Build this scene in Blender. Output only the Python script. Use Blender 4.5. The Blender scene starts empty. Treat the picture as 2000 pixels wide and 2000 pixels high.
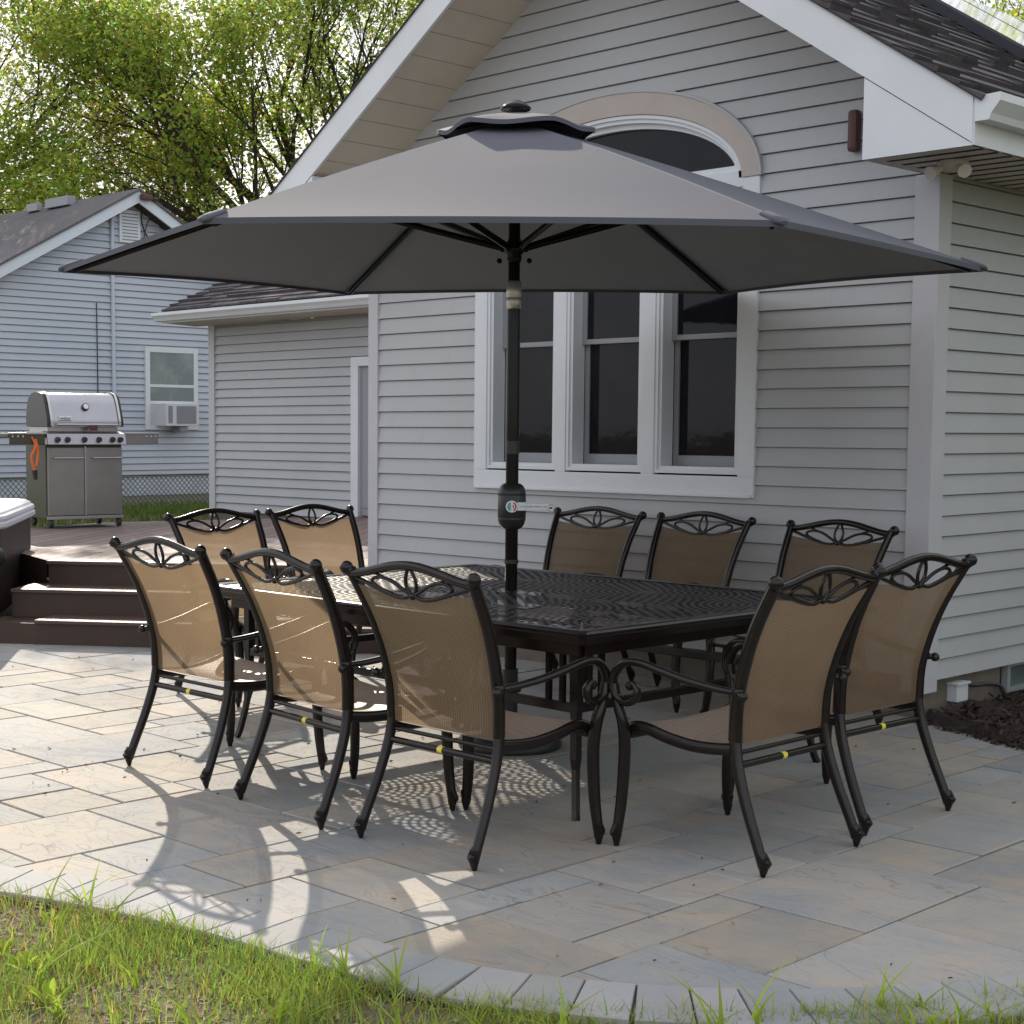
import bpy, bmesh, math, random
from math import sin, cos, pi, radians, sqrt, atan2, floor
from mathutils import Vector, Matrix
random.seed(7)
scn = bpy.context.scene
COL = scn.collection

# ------------------------------------------------------------------ helpers
class MB:
    """collects faces, linked as one mesh object"""
    def __init__(s): s.v=[]; s.f=[]; s.sm=[]; s.col=[]
    def add(s, vs, fs, smooth=False, col=None):
        o=len(s.v); s.v+= [tuple(p) for p in vs]
        for f in fs:
            s.f.append(tuple(o+i for i in f)); s.sm.append(smooth); s.col.append(col)
        return s
    def poly(s, pts, smooth=False, col=None): return s.add(pts,[tuple(range(len(pts)))],smooth,col)
    def box(s, a, b, bev=0.0, col=None, M=None):
        x0,y0,z0=[min(a[i],b[i]) for i in range(3)]; x1,y1,z1=[max(a[i],b[i]) for i in range(3)]
        if bev<=0:
            vs=[(x0,y0,z0),(x1,y0,z0),(x1,y1,z0),(x0,y1,z0),(x0,y0,z1),(x1,y0,z1),(x1,y1,z1),(x0,y1,z1)]
            fs=[(0,3,2,1),(4,5,6,7),(0,1,5,4),(1,2,6,5),(2,3,7,6),(3,0,4,7)]
        else:
            bm=bmesh.new(); bmesh.ops.create_cube(bm,size=1)
            for v in bm.verts: v.co=Vector(((x0+x1)/2+v.co.x*(x1-x0),(y0+y1)/2+v.co.y*(y1-y0),(z0+z1)/2+v.co.z*(z1-z0)))
            bmesh.ops.bevel(bm,geom=bm.edges[:],offset=bev,segments=2,affect='EDGES',profile=.6)
            bm.verts.index_update(); vs=[v.co.copy() for v in bm.verts]; fs=[[v.index for v in f.verts] for f in bm.faces]; bm.free()
        if M is not None: vs=[M@Vector(p) for p in vs]
        return s.add(vs,fs,False,col)
    def tube(s, pts, r, n=8, caps=True, flat=(1,1), up=None, smooth=True, closed=False):
        P=[Vector(p) for p in pts]; m=len(P)
        R=r if isinstance(r,(list,tuple)) else [r]*m
        T=[]
        for i in range(m):
            if closed: t=P[(i+1)%m]-P[(i-1)%m]
            else: t=P[min(i+1,m-1)]-P[max(i-1,0)]
            T.append(t.normalized() if t.length>1e-9 else Vector((0,0,1)))
        u=Vector(up) if up else (Vector((0,0,1)) if abs(T[0].z)<.9 else Vector((1,0,0)))
        vs=[]; 
        for i in range(m):
            u=(u-T[i]*u.dot(T[i]))
            if u.length<1e-6: u=T[i].orthogonal()
            u.normalize(); w=T[i].cross(u)
            for k in range(n):
                a=2*pi*k/n+pi/n
                vs.append(P[i]+u*(cos(a)*R[i]*flat[0])+w*(sin(a)*R[i]*flat[1]))
        fs=[]
        for i in range(m if closed else m-1):
            j=(i+1)%m
            for k in range(n):
                l=(k+1)%n; fs.append((i*n+k,i*n+l,j*n+l,j*n+k))
        s.add(vs,fs,smooth)
        if caps and not closed:
            s.add(vs[:n],[tuple(reversed(range(n)))]); s.add(vs[-n:],[tuple(range(n))])
        return s
    def ball(s, c, r, n=8, sc=(1,1,1)):
        vs=[(c[0],c[1],c[2]-r*sc[2])]; fs=[]; m=n//2+1
        for i in range(1,m):
            a=-pi/2+pi*i/m
            for k in range(n):
                b=2*pi*k/n; vs.append((c[0]+r*sc[0]*cos(a)*cos(b),c[1]+r*sc[1]*cos(a)*sin(b),c[2]+r*sc[2]*sin(a)))
        vs.append((c[0],c[1],c[2]+r*sc[2])); t=len(vs)-1
        for k in range(n):
            l=(k+1)%n; fs.append((0,1+l,1+k))
            for i in range(m-2): fs.append((1+i*n+k,1+i*n+l,1+(i+1)*n+l,1+(i+1)*n+k))
            fs.append((1+(m-2)*n+k,1+(m-2)*n+l,t))
        return s.add(vs,fs,True)
    def lathe(s, c, prof, n=24, axis='z', smooth=True):
        vs=[]
        for r,h in prof:
            for k in range(n):
                a=2*pi*k/n
                if axis=='z': vs.append((c[0]+r*cos(a),c[1]+r*sin(a),c[2]+h))
                elif axis=='y': vs.append((c[0]+r*cos(a),c[1]+h,c[2]+r*sin(a)))
                else: vs.append((c[0]+h,c[1]+r*cos(a),c[2]+r*sin(a)))
        fs=[]
        for i in range(len(prof)-1):
            for k in range(n):
                l=(k+1)%n; fs.append((i*n+k,i*n+l,(i+1)*n+l,(i+1)*n+k))
        s.add(vs,fs,smooth)
        s.add(vs[-n:],[tuple(range(n))]); s.add(vs[:n],[tuple(reversed(range(n)))])
        return s
    def sheet(s, rows, smooth=True, thick=0, col=None):
        n=len(rows[0]); vs=[p for r in rows for p in r]; fs=[]
        for i in range(len(rows)-1):
            for k in range(n-1): fs.append((i*n+k,i*n+k+1,(i+1)*n+k+1,(i+1)*n+k))
        return s.add(vs,fs,smooth,col)
    def build(s, name, mat, parent=None):
        me=bpy.data.meshes.new(name); me.from_pydata(s.v,[],s.f); 
        me.polygons.foreach_set('use_smooth',s.sm)
        if any(c is not None for c in s.col):
            ca=me.color_attributes.new('tint','FLOAT_COLOR','CORNER'); buf=[]
            for f,c in zip(s.f,s.col):
                c=c or (1,1,1); buf+= [c[0],c[1],c[2],1.0]*len(f)
            ca.data.foreach_set('color',buf)
        me.materials.append(mat); me.update()
        o=bpy.data.objects.new(name,me); COL.objects.link(o)
        if parent: o.parent=parent
        return o

def cat(pts, k=6, closed=False):
    P=[Vector(p) for p in pts]; out=[]; n=len(P)
    rng=n if closed else n-1
    for i in range(rng):
        if closed: a,b,c,d=P[i-1],P[i],P[(i+1)%n],P[(i+2)%n]
        else: a,b,c,d=P[max(i-1,0)],P[i],P[i+1],P[min(i+2,n-1)]
        for j in range(k):
            t=j/k; out.append(.5*((2*b)+(c-a)*t+(2*a-5*b+4*c-d)*t*t+(3*b-a-3*c+d)*t**3))
    if not closed: out.append(P[-1].copy())
    return out
def empty(name, loc=(0,0,0), rz=0):
    o=bpy.data.objects.new(name,None); COL.objects.link(o); o.location=loc; o.rotation_euler=(0,0,rz); o.empty_display_size=.1; return o
def tag(o, label=None, cat_=None, group=None, kind=None):
    if label: o['label']=label
    if cat_: o['category']=cat_
    if group: o['group']=group
    if kind: o['kind']=kind
    return o
def copy_tree(o, parent=None):
    c=o.copy(); COL.objects.link(c); c.parent=parent
    for ch in list(o.children): copy_tree(ch,c)
    return c
def clip_half(poly, a, b, c):   # keep a*x+b*y+c>=0
    out=[]; n=len(poly)
    for i in range(n):
        p,q=poly[i],poly[(i+1)%n]; dp=a*p[0]+b*p[1]+c; dq=a*q[0]+b*q[1]+c
        if dp>=0: out.append(p)
        if (dp>=0)!=(dq>=0):
            t=dp/(dp-dq); out.append((p[0]+t*(q[0]-p[0]),p[1]+t*(q[1]-p[1])))
    return out
def clip_convex(poly, conv):    # conv counter-clockwise
    for i in range(len(conv)):
        if len(poly)<3: return []
        p,q=conv[i],conv[(i+1)%len(conv)]; dx,dy=q[0]-p[0],q[1]-p[1]
        poly=clip_half(poly,-dy,dx,dy*p[0]-dx*p[1])
    return poly

# ------------------------------------------------------------------ materials
def mat(name, base, rough=.6, metal=0, spec=.5, noise=None, bump=None, tint=False, trans=0, coat=0, coords='Object', var=None):
    """noise=(scale,colour2,lo,hi)  bump=(scale,strength,dist)"""
    m=bpy.data.materials.new(name); m.use_nodes=True; nt=m.node_tree; N=nt.nodes; L=nt.links
    b=N['Principled BSDF']; b.inputs['Roughness'].default_value=rough; b.inputs['Metallic'].default_value=metal
    b.inputs['Specular IOR Level'].default_value=spec; b.inputs['Coat Weight'].default_value=coat
    b.inputs['Base Color'].default_value=(*base,1)
    tc=N.new('ShaderNodeTexCoord'); cur=None
    if noise:
        for k,(sc,c2,lo,hi) in enumerate(noise if isinstance(noise,list) else [noise]):
            n=N.new('ShaderNodeTexNoise'); n.inputs['Scale'].default_value=sc; n.inputs['Detail'].default_value=6; n.inputs['Roughness'].default_value=.6
            L.new(tc.outputs[coords],n.inputs['Vector'])
            r=N.new('ShaderNodeMapRange'); r.inputs['From Min'].default_value=lo; r.inputs['From Max'].default_value=hi; L.new(n.outputs['Fac'],r.inputs['Value'])
            mx=N.new('ShaderNodeMix'); mx.data_type='RGBA'; L.new(r.outputs['Result'],mx.inputs['Factor'])
            if cur: L.new(cur,mx.inputs['A'])
            else: mx.inputs['A'].default_value=(*base,1)
            mx.inputs['B'].default_value=(*c2,1); cur=mx.outputs['Result']
    if tint:
        at=N.new('ShaderNodeAttribute'); at.attribute_name='tint'
        mx=N.new('ShaderNodeMix'); mx.data_type='RGBA'; mx.blend_type='MULTIPLY'; mx.inputs['Factor'].default_value=1
        if cur: L.new(cur,mx.inputs['A'])
        else: mx.inputs['A'].default_value=(*base,1)
        L.new(at.outputs['Color'],mx.inputs['B']); cur=mx.outputs['Result']
    if cur: L.new(cur,b.inputs['Base Color'])
    if bump:
        prev=None
        for (sc,st,di) in (bump if isinstance(bump,list) else [bump]):
            n=N.new('ShaderNodeTexNoise'); n.inputs['Scale'].default_value=sc; n.inputs['Detail'].default_value=5; L.new(tc.outputs[coords],n.inputs['Vector'])
            bp=N.new('ShaderNodeBump'); bp.inputs['Strength'].default_value=st; bp.inputs['Distance'].default_value=di
            L.new(n.outputs['Fac'],bp.inputs['Height'])
            if prev: L.new(prev,bp.inputs['Normal'])
            prev=bp.outputs['Normal']
        L.new(prev,b.inputs['Normal'])
    if trans:
        t=N.new('ShaderNodeBsdfTranslucent'); ms=N.new('ShaderNodeMixShader'); ms.inputs['Fac'].default_value=trans
        if cur: L.new(cur,t.inputs['Color'])
        else: t.inputs['Color'].default_value=(*base,1)
        L.new(b.outputs[0],ms.inputs[1]); L.new(t.outputs[0],ms.inputs[2]); L.new(ms.outputs[0],N['Material Output'].inputs['Surface'])
    m.diffuse_color=(*base,1)
    return m
def nt_of(m): return m.node_tree, m.node_tree.nodes, m.node_tree.links

M_siding=mat('vinyl_siding_grey',(.49,.495,.505),.55,noise=[(1.3,(.445,.45,.46),.35,.7),(22,(.46,.462,.472),.45,.9)],bump=[(2.5,.25,.012),(60,.15,.002)])
M_siding2=mat('vinyl_siding_pale_blue',(.53,.56,.61),.55,noise=[(.6,(.44,.49,.57),.35,.7)],bump=(40,.1,.002))
M_trim=mat('white_aluminium_trim',(.76,.78,.80),.4,noise=[(2.2,(.70,.72,.73),.4,.75)],bump=(14,.08,.004))
M_corner=mat('corner_post_vinyl',(.56,.55,.58),.5,noise=[(3,(.51,.51,.53),.4,.7)])
M_soffit=mat('cream_soffit',(.66,.59,.49),.6,noise=[(2,(.60,.53,.44),.4,.7)])
M_archtrim=mat('taupe_arch_trim',(.52,.46,.42),.6,noise=[(5,(.47,.40,.36),.4,.8)])
M_frame=mat('window_vinyl',(.74,.76,.79),.35,noise=[(4,(.70,.72,.74),.4,.8)])
M_sash=mat('sash_grey',(.30,.31,.33),.45)
M_glass=mat('dark_window_glass',(.008,.008,.011),.04,spec=.22,noise=(1.4,(.022,.02,.026),.5,.7),bump=(1.2,.12,.02))
M_glass2=mat('pale_window_glass',(.10,.13,.13),.08,spec=.9,noise=(1.6,(.22,.27,.26),.45,.7))
M_room=mat('room_dark_fill',(.03,.03,.032),.9)
M_shingle=mat('asphalt_shingle',(.095,.085,.090),.9,tint=True,noise=[(9,(.055,.05,.056),.35,.7),(140,(.15,.135,.14),.5,.8)],bump=(160,.6,.004))
M_black=mat('bronze_metal',(.009,.006,.0055),.24,spec=.40,noise=(30,(.017,.010,.008),.45,.8))
M_found=mat('painted_foundation',(.20,.165,.135),.85,noise=[(3,(.13,.11,.09),.4,.7)],bump=(25,.4,.01))
M_mulch=mat('mulch_soil',(.05,.032,.026),.95,noise=[(14,(.022,.016,.013),.4,.65),(60,(.09,.06,.05),.62,.8)],bump=(30,1,.05))
M_poleblk=mat('gloss_black_pole',(.004,.004,.004),.13,spec=.22)
M_silver=mat('brushed_silver',(.62,.61,.58),.35,metal=.9)
M_plastic=mat('black_plastic',(.022,.022,.022),.38)
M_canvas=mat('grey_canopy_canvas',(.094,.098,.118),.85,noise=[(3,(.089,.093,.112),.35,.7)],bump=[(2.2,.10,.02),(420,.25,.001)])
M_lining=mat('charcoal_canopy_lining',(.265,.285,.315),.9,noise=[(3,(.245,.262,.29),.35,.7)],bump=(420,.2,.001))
M_white=mat('white_enamel',(.8,.8,.8),.35)
M_steel=mat('stainless_steel',(.50,.50,.52),.30,metal=.85,noise=(2,(.44,.43,.45),.4,.7))
M_steelD=mat('stainless_doors',(.34,.335,.33),.36,metal=.8,noise=(2,(.28,.275,.27),.4,.7))
M_gblk=mat('black_enamel',(.03,.03,.032),.35)
M_golive=mat('grill_side_panel',(.065,.065,.04),.4)
M_orange=mat('orange_silicone',(.75,.16,.03),.5)
M_yellow=mat('yellow_sticker',(.75,.65,.08),.4)
M_tub=mat('tub_brown_panel',(.022,.013,.012),.45,noise=(1.5,(.035,.02,.02),.4,.7))
M_tubcover=mat('tub_acrylic_rim',(.72,.74,.80),.35)
M_deckc=mat('composite_decking',(.23,.165,.145),.6,tint=True,noise=[(6,(.19,.135,.12),.4,.7),(70,(.27,.20,.17),.5,.8)])
M_riser=mat('composite_riser',(.060,.032,.021),.5,noise=[(5,(.045,.024,.016),.4,.7),(40,(.070,.040,.027),.5,.8)],bump=(60,.2,.002))
M_nose=mat('step_nosing',(.085,.045,.036),.38,spec=.6)
M_bark=mat('tree_bark',(.060,.048,.036),.9,noise=(8,(.035,.028,.022),.4,.7),bump=(12,.8,.05))
M_maroon=mat('maroon_metal',(.10,.035,.03),.5)
M_lamp=mat('floodlight_cream',(.55,.50,.42),.4)
M_fence=mat('galvanised_wire',(.13,.16,.17),.5,metal=.1)
M_conduit=mat('conduit_grey',(.56,.62,.70),.4)
M_cable=mat('dark_cable',(.03,.03,.035),.6)
M_solarF=mat('solar_frame_black',(.035,.035,.042),.45)
M_solar=mat('solar_cells',(.015,.02,.05),.06,spec=.9,coat=.6)
M_nroof=mat('neighbour_shingle',(.14,.13,.135),.9,noise=[(1.2,(.10,.09,.095),.35,.7),(30,(.18,.165,.165),.5,.8)],bump=(30,.7,.02))
M_ac=mat('air_conditioner_white',(.62,.64,.66),.5)
M_grille=mat('grille_grey',(.25,.25,.27),.6)
M_darkg=mat('shadow_gap',(.02,.02,.025),.9)

# leaves
def leafmat(name,c1,c2,tr=.5):
    m=mat(name,c1,.55,spec=.25,tint=True,noise=(1.1,c2,.35,.65),trans=tr); return m
M_leaf=leafmat('maple_leaves',(.27,.36,.07),(.44,.48,.08),.70)
M_leafY=leafmat('sunlit_leaves',(.24,.27,.035),(.34,.30,.04),.6)
M_grass=leafmat('grass_blades',(.36,.46,.085),(.50,.50,.14),.5)
M_weed=leafmat('weed_leaves',(.36,.52,.05),(.46,.56,.08),.55)

# sling fabric: woven, slightly see-through
def fabric(name,c1,c2,tr,open_):
    m=mat(name,c1,.75,spec=.2); nt,N,L=nt_of(m); b=N['Principled BSDF']
    tc=N.new('ShaderNodeTexCoord'); 
    w1=N.new('ShaderNodeTexWave'); w1.bands_direction='X'; w1.inputs['Scale'].default_value=28; w1.inputs['Distortion'].default_value=2.2; w1.inputs['Detail Scale'].default_value=3
    w2=N.new('ShaderNodeTexWave'); w2.bands_direction='Z'; w2.inputs['Scale'].default_value=60; w2.inputs['Distortion'].default_value=1.4
    no=N.new('ShaderNodeTexNoise'); no.inputs['Scale'].default_value=4; no.inputs['Detail'].default_value=5
    for n in (w1,w2,no): L.new(tc.outputs['Object'],n.inputs['Vector'])
    ad=N.new('ShaderNodeMath'); ad.operation='MULTIPLY'; L.new(w1.outputs['Fac'],ad.inputs[0]); L.new(w2.outputs['Fac'],ad.inputs[1])
    ad2=N.new('ShaderNodeMath'); ad2.operation='MULTIPLY_ADD'; L.new(no.outputs['Fac'],ad2.inputs[0]); ad2.inputs[1].default_value=.55; L.new(ad.outputs[0],ad2.inputs[2])
    mx=N.new('ShaderNodeMix'); mx.data_type='RGBA'; L.new(ad2.outputs[0],mx.inputs['Factor']); mx.inputs['A'].default_value=(*c1,1); mx.inputs['B'].default_value=(*c2,1)
    L.new(mx.outputs['Result'],b.inputs['Base Color'])
    bp=N.new('ShaderNodeBump'); bp.inputs['Strength'].default_value=.3; bp.inputs['Distance'].default_value=.002; L.new(ad.outputs[0],bp.inputs['Height']); L.new(bp.outputs['Normal'],b.inputs['Normal'])
    t=N.new('ShaderNodeBsdfTranslucent'); L.new(mx.outputs['Result'],t.inputs['Color'])
    m1=N.new('ShaderNodeMixShader'); m1.inputs['Fac'].default_value=tr; L.new(b.outputs[0],m1.inputs[1]); L.new(t.outputs[0],m1.inputs[2])
    tp=N.new('ShaderNodeBsdfTransparent'); m2=N.new('ShaderNodeMixShader'); m2.inputs['Fac'].default_value=open_
    L.new(m1.outputs[0],m2.inputs[1]); L.new(tp.outputs[0],m2.inputs[2]); L.new(m2.outputs[0],N['Material Output'].inputs['Surface'])
    return m
M_sling=fabric('woven_sling_tan',(.205,.142,.085),(.44,.32,.205),.70,.09)
M_seat=fabric('woven_sling_seat',(.29,.215,.165),(.42,.325,.255),.22,.02); M_seat.node_tree.nodes['Principled BSDF'].inputs['Roughness'].default_value=.40; M_seat.node_tree.nodes['Principled BSDF'].inputs['Specular IOR Level'].default_value=1.0

# cast lattice table top: ring-dot pattern of real holes
def lattice():
    m=mat('cast_lattice',(.020,.015,.014),.38,spec=.7); nt,N,L=nt_of(m); b=N['Principled BSDF']
    tc=N.new('ShaderNodeTexCoord'); sp=N.new('ShaderNodeSeparateXYZ'); L.new(tc.outputs['Object'],sp.inputs[0])
    def mth(op,a,b_=None,c=None):
        n=N.new('ShaderNodeMath'); n.operation=op
        for i,x in enumerate((a,b_,c)):
            if x is None: continue
            if isinstance(x,(int,float)): n.inputs[i].default_value=x
            else: L.new(x,n.inputs[i])
        return n.outputs[0]
    CX,CY=.765,.89
    fx=mth('SUBTRACT',mth('MODULO',mth('ADD',sp.outputs[0],50*CX),CX),CX/2)
    fy=mth('SUBTRACT',mth('MODULO',mth('ADD',sp.outputs[1],50*CY),CY),CY/2)
    r=mth('SQRT',mth('ADD',mth('MULTIPLY',fx,fx),mth('MULTIPLY',fy,fy)))
    th=mth('ARCTAN2',fy,fx)
    W=.034
    q=mth('DIVIDE',r,W); k=mth('FLOOR',q); fr=mth('ABSOLUTE',mth('SUBTRACT',mth('FRACT',q),.5))
    n=mth('FLOOR',mth('MULTIPLY',mth('ADD',k,.5),4.6))
    ang=mth('MULTIPLY',mth('DIVIDE',mth('ADD',th,pi),2*pi),n)
    fa=mth('ABSOLUTE',mth('SUBTRACT',mth('FRACT',mth('ADD',ang,mth('MULTIPLY',k,.5))),.5))
    d=mth('ADD',mth('MULTIPLY',mth('MULTIPLY',fr,fr),1.0),mth('MULTIPLY',mth('MULTIPLY',fa,fa),.8))
    hole=mth('LESS_THAN',d,.088)
    rb=N.new('ShaderNodeMath'); rb.operation='GREATER_THAN'; L.new(r,rb.inputs[0]); rb.inputs[1].default_value=.05
    hole=mth('MULTIPLY',hole,rb.outputs[0])
    bp=N.new('ShaderNodeBump'); bp.inputs['Strength'].default_value=.8; bp.inputs['Distance'].default_value=.006; L.new(d,bp.inputs['Height']); L.new(bp.outputs['Normal'],b.inputs['Normal'])
    tp=N.new('ShaderNodeBsdfTransparent'); ms=N.new('ShaderNodeMixShader'); L.new(hole,ms.inputs['Fac']); L.new(b.outputs[0],ms.inputs[1]); L.new(tp.outputs[0],ms.inputs[2])
    L.new(ms.outputs[0],N['Material Output'].inputs['Surface']); return m
M_lattice=lattice()

# slate-textured paver
def paver(name,tint=True,base=(.40,.37,.33),c2=(.285,.295,.305),crack=True):
    m=mat(name,base,.72,spec=.18,tint=tint,noise=[(1.6,c2,.35,.68),(5,(base[0]*1.06,base[1]*.97,base[2]*.9),.48,.75),(26,(base[0]*.82,base[1]*.82,base[2]*.84),.55,.85)],coords='Object')
    nt,N,L=nt_of(m); b=N['Principled BSDF']; tc=N.new('ShaderNodeTexCoord')
    mp=N.new('ShaderNodeMapping'); mp.inputs['Scale'].default_value=(1,2.2,1); mp.inputs['Rotation'].default_value=(0,0,.5); L.new(tc.outputs['Object'],mp.inputs['Vector'])
    n1=N.new('ShaderNodeTexNoise'); n1.inputs['Scale'].default_value=3.2; n1.inputs['Detail'].default_value=8; n1.inputs['Distortion'].default_value=.8; L.new(mp.outputs[0],n1.inputs['Vector'])
    cr=N.new('ShaderNodeValToRGB'); cr.color_ramp.interpolation='LINEAR'
    e=cr.color_ramp.elements; e[0].position=.30; e[0].color=(0,0,0,1); e[1].position=.72; e[1].color=(1,1,1,1)
    for p,v in ((.40,.12),(.412,.30),(.50,.38),(.512,.60),(.60,.70),(.61,.86)):
        q=e.new(p); q.color=(v,v,v,1)
    L.new(n1.outputs['Fac'],cr.inputs[0])
    bp=N.new('ShaderNodeBump'); bp.inputs['Strength'].default_value=.55 if crack else .15; bp.inputs['Distance'].default_value=.012; L.new(cr.outputs[0],bp.inputs['Height'])
    n2=N.new('ShaderNodeTexNoise'); n2.inputs['Scale'].default_value=90; n2.inputs['Detail'].default_value=4; L.new(tc.outputs['Object'],n2.inputs['Vector'])
    b2=N.new('ShaderNodeBump'); b2.inputs['Strength'].default_value=.35; b2.inputs['Distance'].default_value=.003; L.new(n2.outputs['Fac'],b2.inputs['Height']); L.new(bp.outputs['Normal'],b2.inputs['Normal'])
    L.new(b2.outputs['Normal'],b.inputs['Normal'])
    if crack:
        # fine chiselled split lines along noise contours
        def M_(op,x,y=None):
            n=N.new('ShaderNodeMath'); n.operation=op; 
            for i,v in enumerate((x,y)):
                if v is None: continue
                if isinstance(v,(int,float)): n.inputs[i].default_value=v
                else: L.new(v,n.inputs[i])
            return n.outputs[0]
        d=M_('ABSOLUTE',M_('SUBTRACT',M_('FRACT',M_('MULTIPLY',n1.outputs['Fac'],3.0)),.5))
        n3=N.new('ShaderNodeTexNoise'); n3.inputs['Scale'].default_value=2.3; n3.inputs['Detail'].default_value=3; L.new(tc.outputs['Object'],n3.inputs['Vector'])
        mk=N.new('ShaderNodeMapRange'); mk.inputs['From Min'].default_value=.50; mk.inputs['From Max'].default_value=.62; L.new(n3.outputs['Fac'],mk.inputs['Value'])
        ln=N.new('ShaderNodeMapRange'); ln.inputs['From Min'].default_value=.0; ln.inputs['From Max'].default_value=.035; ln.inputs['To Min'].default_value=1; ln.inputs['To Max'].default_value=0; L.new(d,ln.inputs['Value'])
        fac=M_('MULTIPLY',M_('MULTIPLY',ln.outputs['Result'],mk.outputs['Result']),.40)
        src=b.inputs['Base Color'].links[0].from_socket
        mx=N.new('ShaderNodeMix'); mx.data_type='RGBA'; L.new(fac,mx.inputs['Factor']); L.new(src,mx.inputs['A']); mx.inputs['B'].default_value=(.10,.09,.085,1); L.new(mx.outputs['Result'],b.inputs['Base Color'])
    return m
M_paver=paver('slate_paver')
M_edge=paver('border_paver',True,(.37,.37,.36),(.31,.315,.32),False)
M_sand=mat('joint_sand',(.115,.10,.09),.95,noise=(40,(.06,.055,.05),.4,.7))
M_soil=mat('lawn_soil',(.165,.125,.09),.95,noise=[(3,(.12,.13,.045),.4,.62),(22,(.24,.19,.15),.5,.75),(90,(.09,.07,.045),.52,.7)],bump=[(25,1,.03),(120,.8,.008)])

# ------------------------------------------------------------------ camera
CAMP=Vector((3.9731,-7.3876,1.45))
f_,pit,rol,yaw,cx,cy=3095.9,.0816,.0036,.7507,763.2,1093.
Av=Vector((-1,0,0)); Bv=Vector((0,1,0))
right=(-sin(yaw))*Av+cos(yaw)*Bv; fwd=cos(yaw)*Av+sin(yaw)*Bv; up=Vector((0,0,1))
zf=cos(pit)*fwd-sin(pit)*up; yd=-(sin(pit)*fwd+cos(pit)*up)
xr=cos(rol)*right-sin(rol)*yd; ydr=sin(rol)*right+cos(rol)*yd
camd=bpy.data.cameras.new('camera'); cam=bpy.data.objects.new('camera',camd); COL.objects.link(cam)
Mx=Matrix((xr,-ydr,-zf)).transposed().to_4x4(); Mx.translation=CAMP; cam.matrix_world=Mx
camd.sensor_width=36; camd.lens=f_/2000*36; camd.shift_x=(1000-cx)/2000; camd.shift_y=-(1000-cy)/2000
camd.clip_start=.05; camd.clip_end=2000; scn.camera=cam

# ------------------------------------------------------------------ sky and sun
SUN=Vector((-.857,.515,0)).normalized()*cos(radians(27.8)); SUN.z=sin(radians(27.8))
w=bpy.data.worlds.new('World'); scn.world=w; w.use_nodes=True; wn=w.node_tree.nodes; wl=w.node_tree.links
sky=wn.new('ShaderNodeTexSky'); sky.sky_type='NISHITA'; sky.sun_disc=False
sky.sun_elevation=radians(27.8); sky.sun_rotation=atan2(SUN.x,SUN.y); sky.air_density=1.0; sky.dust_density=1.2; sky.ozone_density=1.0
tcw=wn.new('ShaderNodeTexCoord'); nz=wn.new('ShaderNodeTexNoise'); nz.inputs['Scale'].default_value=2.2; nz.inputs['Detail'].default_value=6; wl.new(tcw.outputs['Generated'],nz.inputs['Vector'])
mr=wn.new('ShaderNodeMapRange'); mr.inputs['From Min'].default_value=.30; mr.inputs['From Max'].default_value=.62; mr.inputs['To Min'].default_value=.35; mr.inputs['To Max'].default_value=.9; wl.new(nz.outputs['Fac'],mr.inputs['Value'])
mc=wn.new('ShaderNodeMix'); mc.data_type='RGBA'; wl.new(mr.outputs['Result'],mc.inputs['Factor']); wl.new(sky.outputs[0],mc.inputs['A']); mc.inputs['B'].default_value=(10.0,10.2,10.8,1)
wl.new(mc.outputs['Result'],wn['Background'].inputs['Color']); wn['Background'].inputs['Strength'].default_value=.13
sd=bpy.data.lights.new('sun','SUN'); sd.energy=5.0; sd.angle=radians(.53); sd.color=(1,.90,.76)
so=bpy.data.objects.new('sun',sd); COL.objects.link(so); so.rotation_euler=SUN.to_track_quat('Z','Y').to_euler(); so.location=(-10,6,12)
scn.view_settings.view_transform='Standard'; scn.view_settings.look='None'; scn.view_settings.exposure=0; scn.view_settings.gamma=1

# ------------------------------------------------------------------ ground
g=MB(); 
for (a,b_,c,d,z) in ((-400,400,-400,400,-.022),): g.poly([(a,c,z),(b_,c,z),(b_,d,z),(a,d,z)])
tag(g.build('ground',M_soil),kind='structure')
# patio outline
INN=[(-9.0,-7.6),(-6,-7.2),(-4,-6.6),(-2.6,-5.95),(-1.6,-5.35),(-.674,-4.80),(-.2,-4.60),(.273,-4.475),(.75,-4.41),(1.074,-4.345),(1.338,-4.215),(1.56,-4.055),(1.80,-3.80),(2.0,-3.50),(2.16,-3.15),(2.35,-2.6),(2.62,-1.8)]
INc=[tuple(p)[:2] for p in cat([(x,y,0) for x,y in INN],6)]
def gfun(x):
    if x<=INc[0][0]: return INc[0][1]
    for (a,b_),(c,d) in zip(INc,INc[1:]):
        if a<=x<=c: return b_+(d-b_)*(x-a)/(c-a+1e-9)
    return 99
GB=(.0,.0)
# right/back limit of the patio: mulch edge line from (.12,-.11) to (2.7,-1.35)
LIM=[((.02,-.075),(.125,-.115)),((.125,-.115),(.43,-.225)),((.43,-.225),(.715,-.378)),((.715,-.378),(2.75,-1.5))]
def keep_back(poly):
    # concave-free: outline falls to the right, clip by each half-plane of the upper bound over its x range
    xs=[p[0] for p in poly]
    if max(xs)<.02: return [poly]
    out=[]; xk=[-99,.02,.125,.43,.715,2.75]
    for i in range(len(xk)-1):
        q=clip_half(poly,1,0,-xk[i]); 
        if len(q)>2: q=clip_half(q,-1,0,xk[i+1])
        if len(q)<3: continue
        if i>0:
            (a,b_),(c,d)=LIM[i-1]; s=(d-b_)/(c-a); q=clip_half(q,s,-1,b_-s*a)
        if len(q)>2: out.append(q)
    return out
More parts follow.
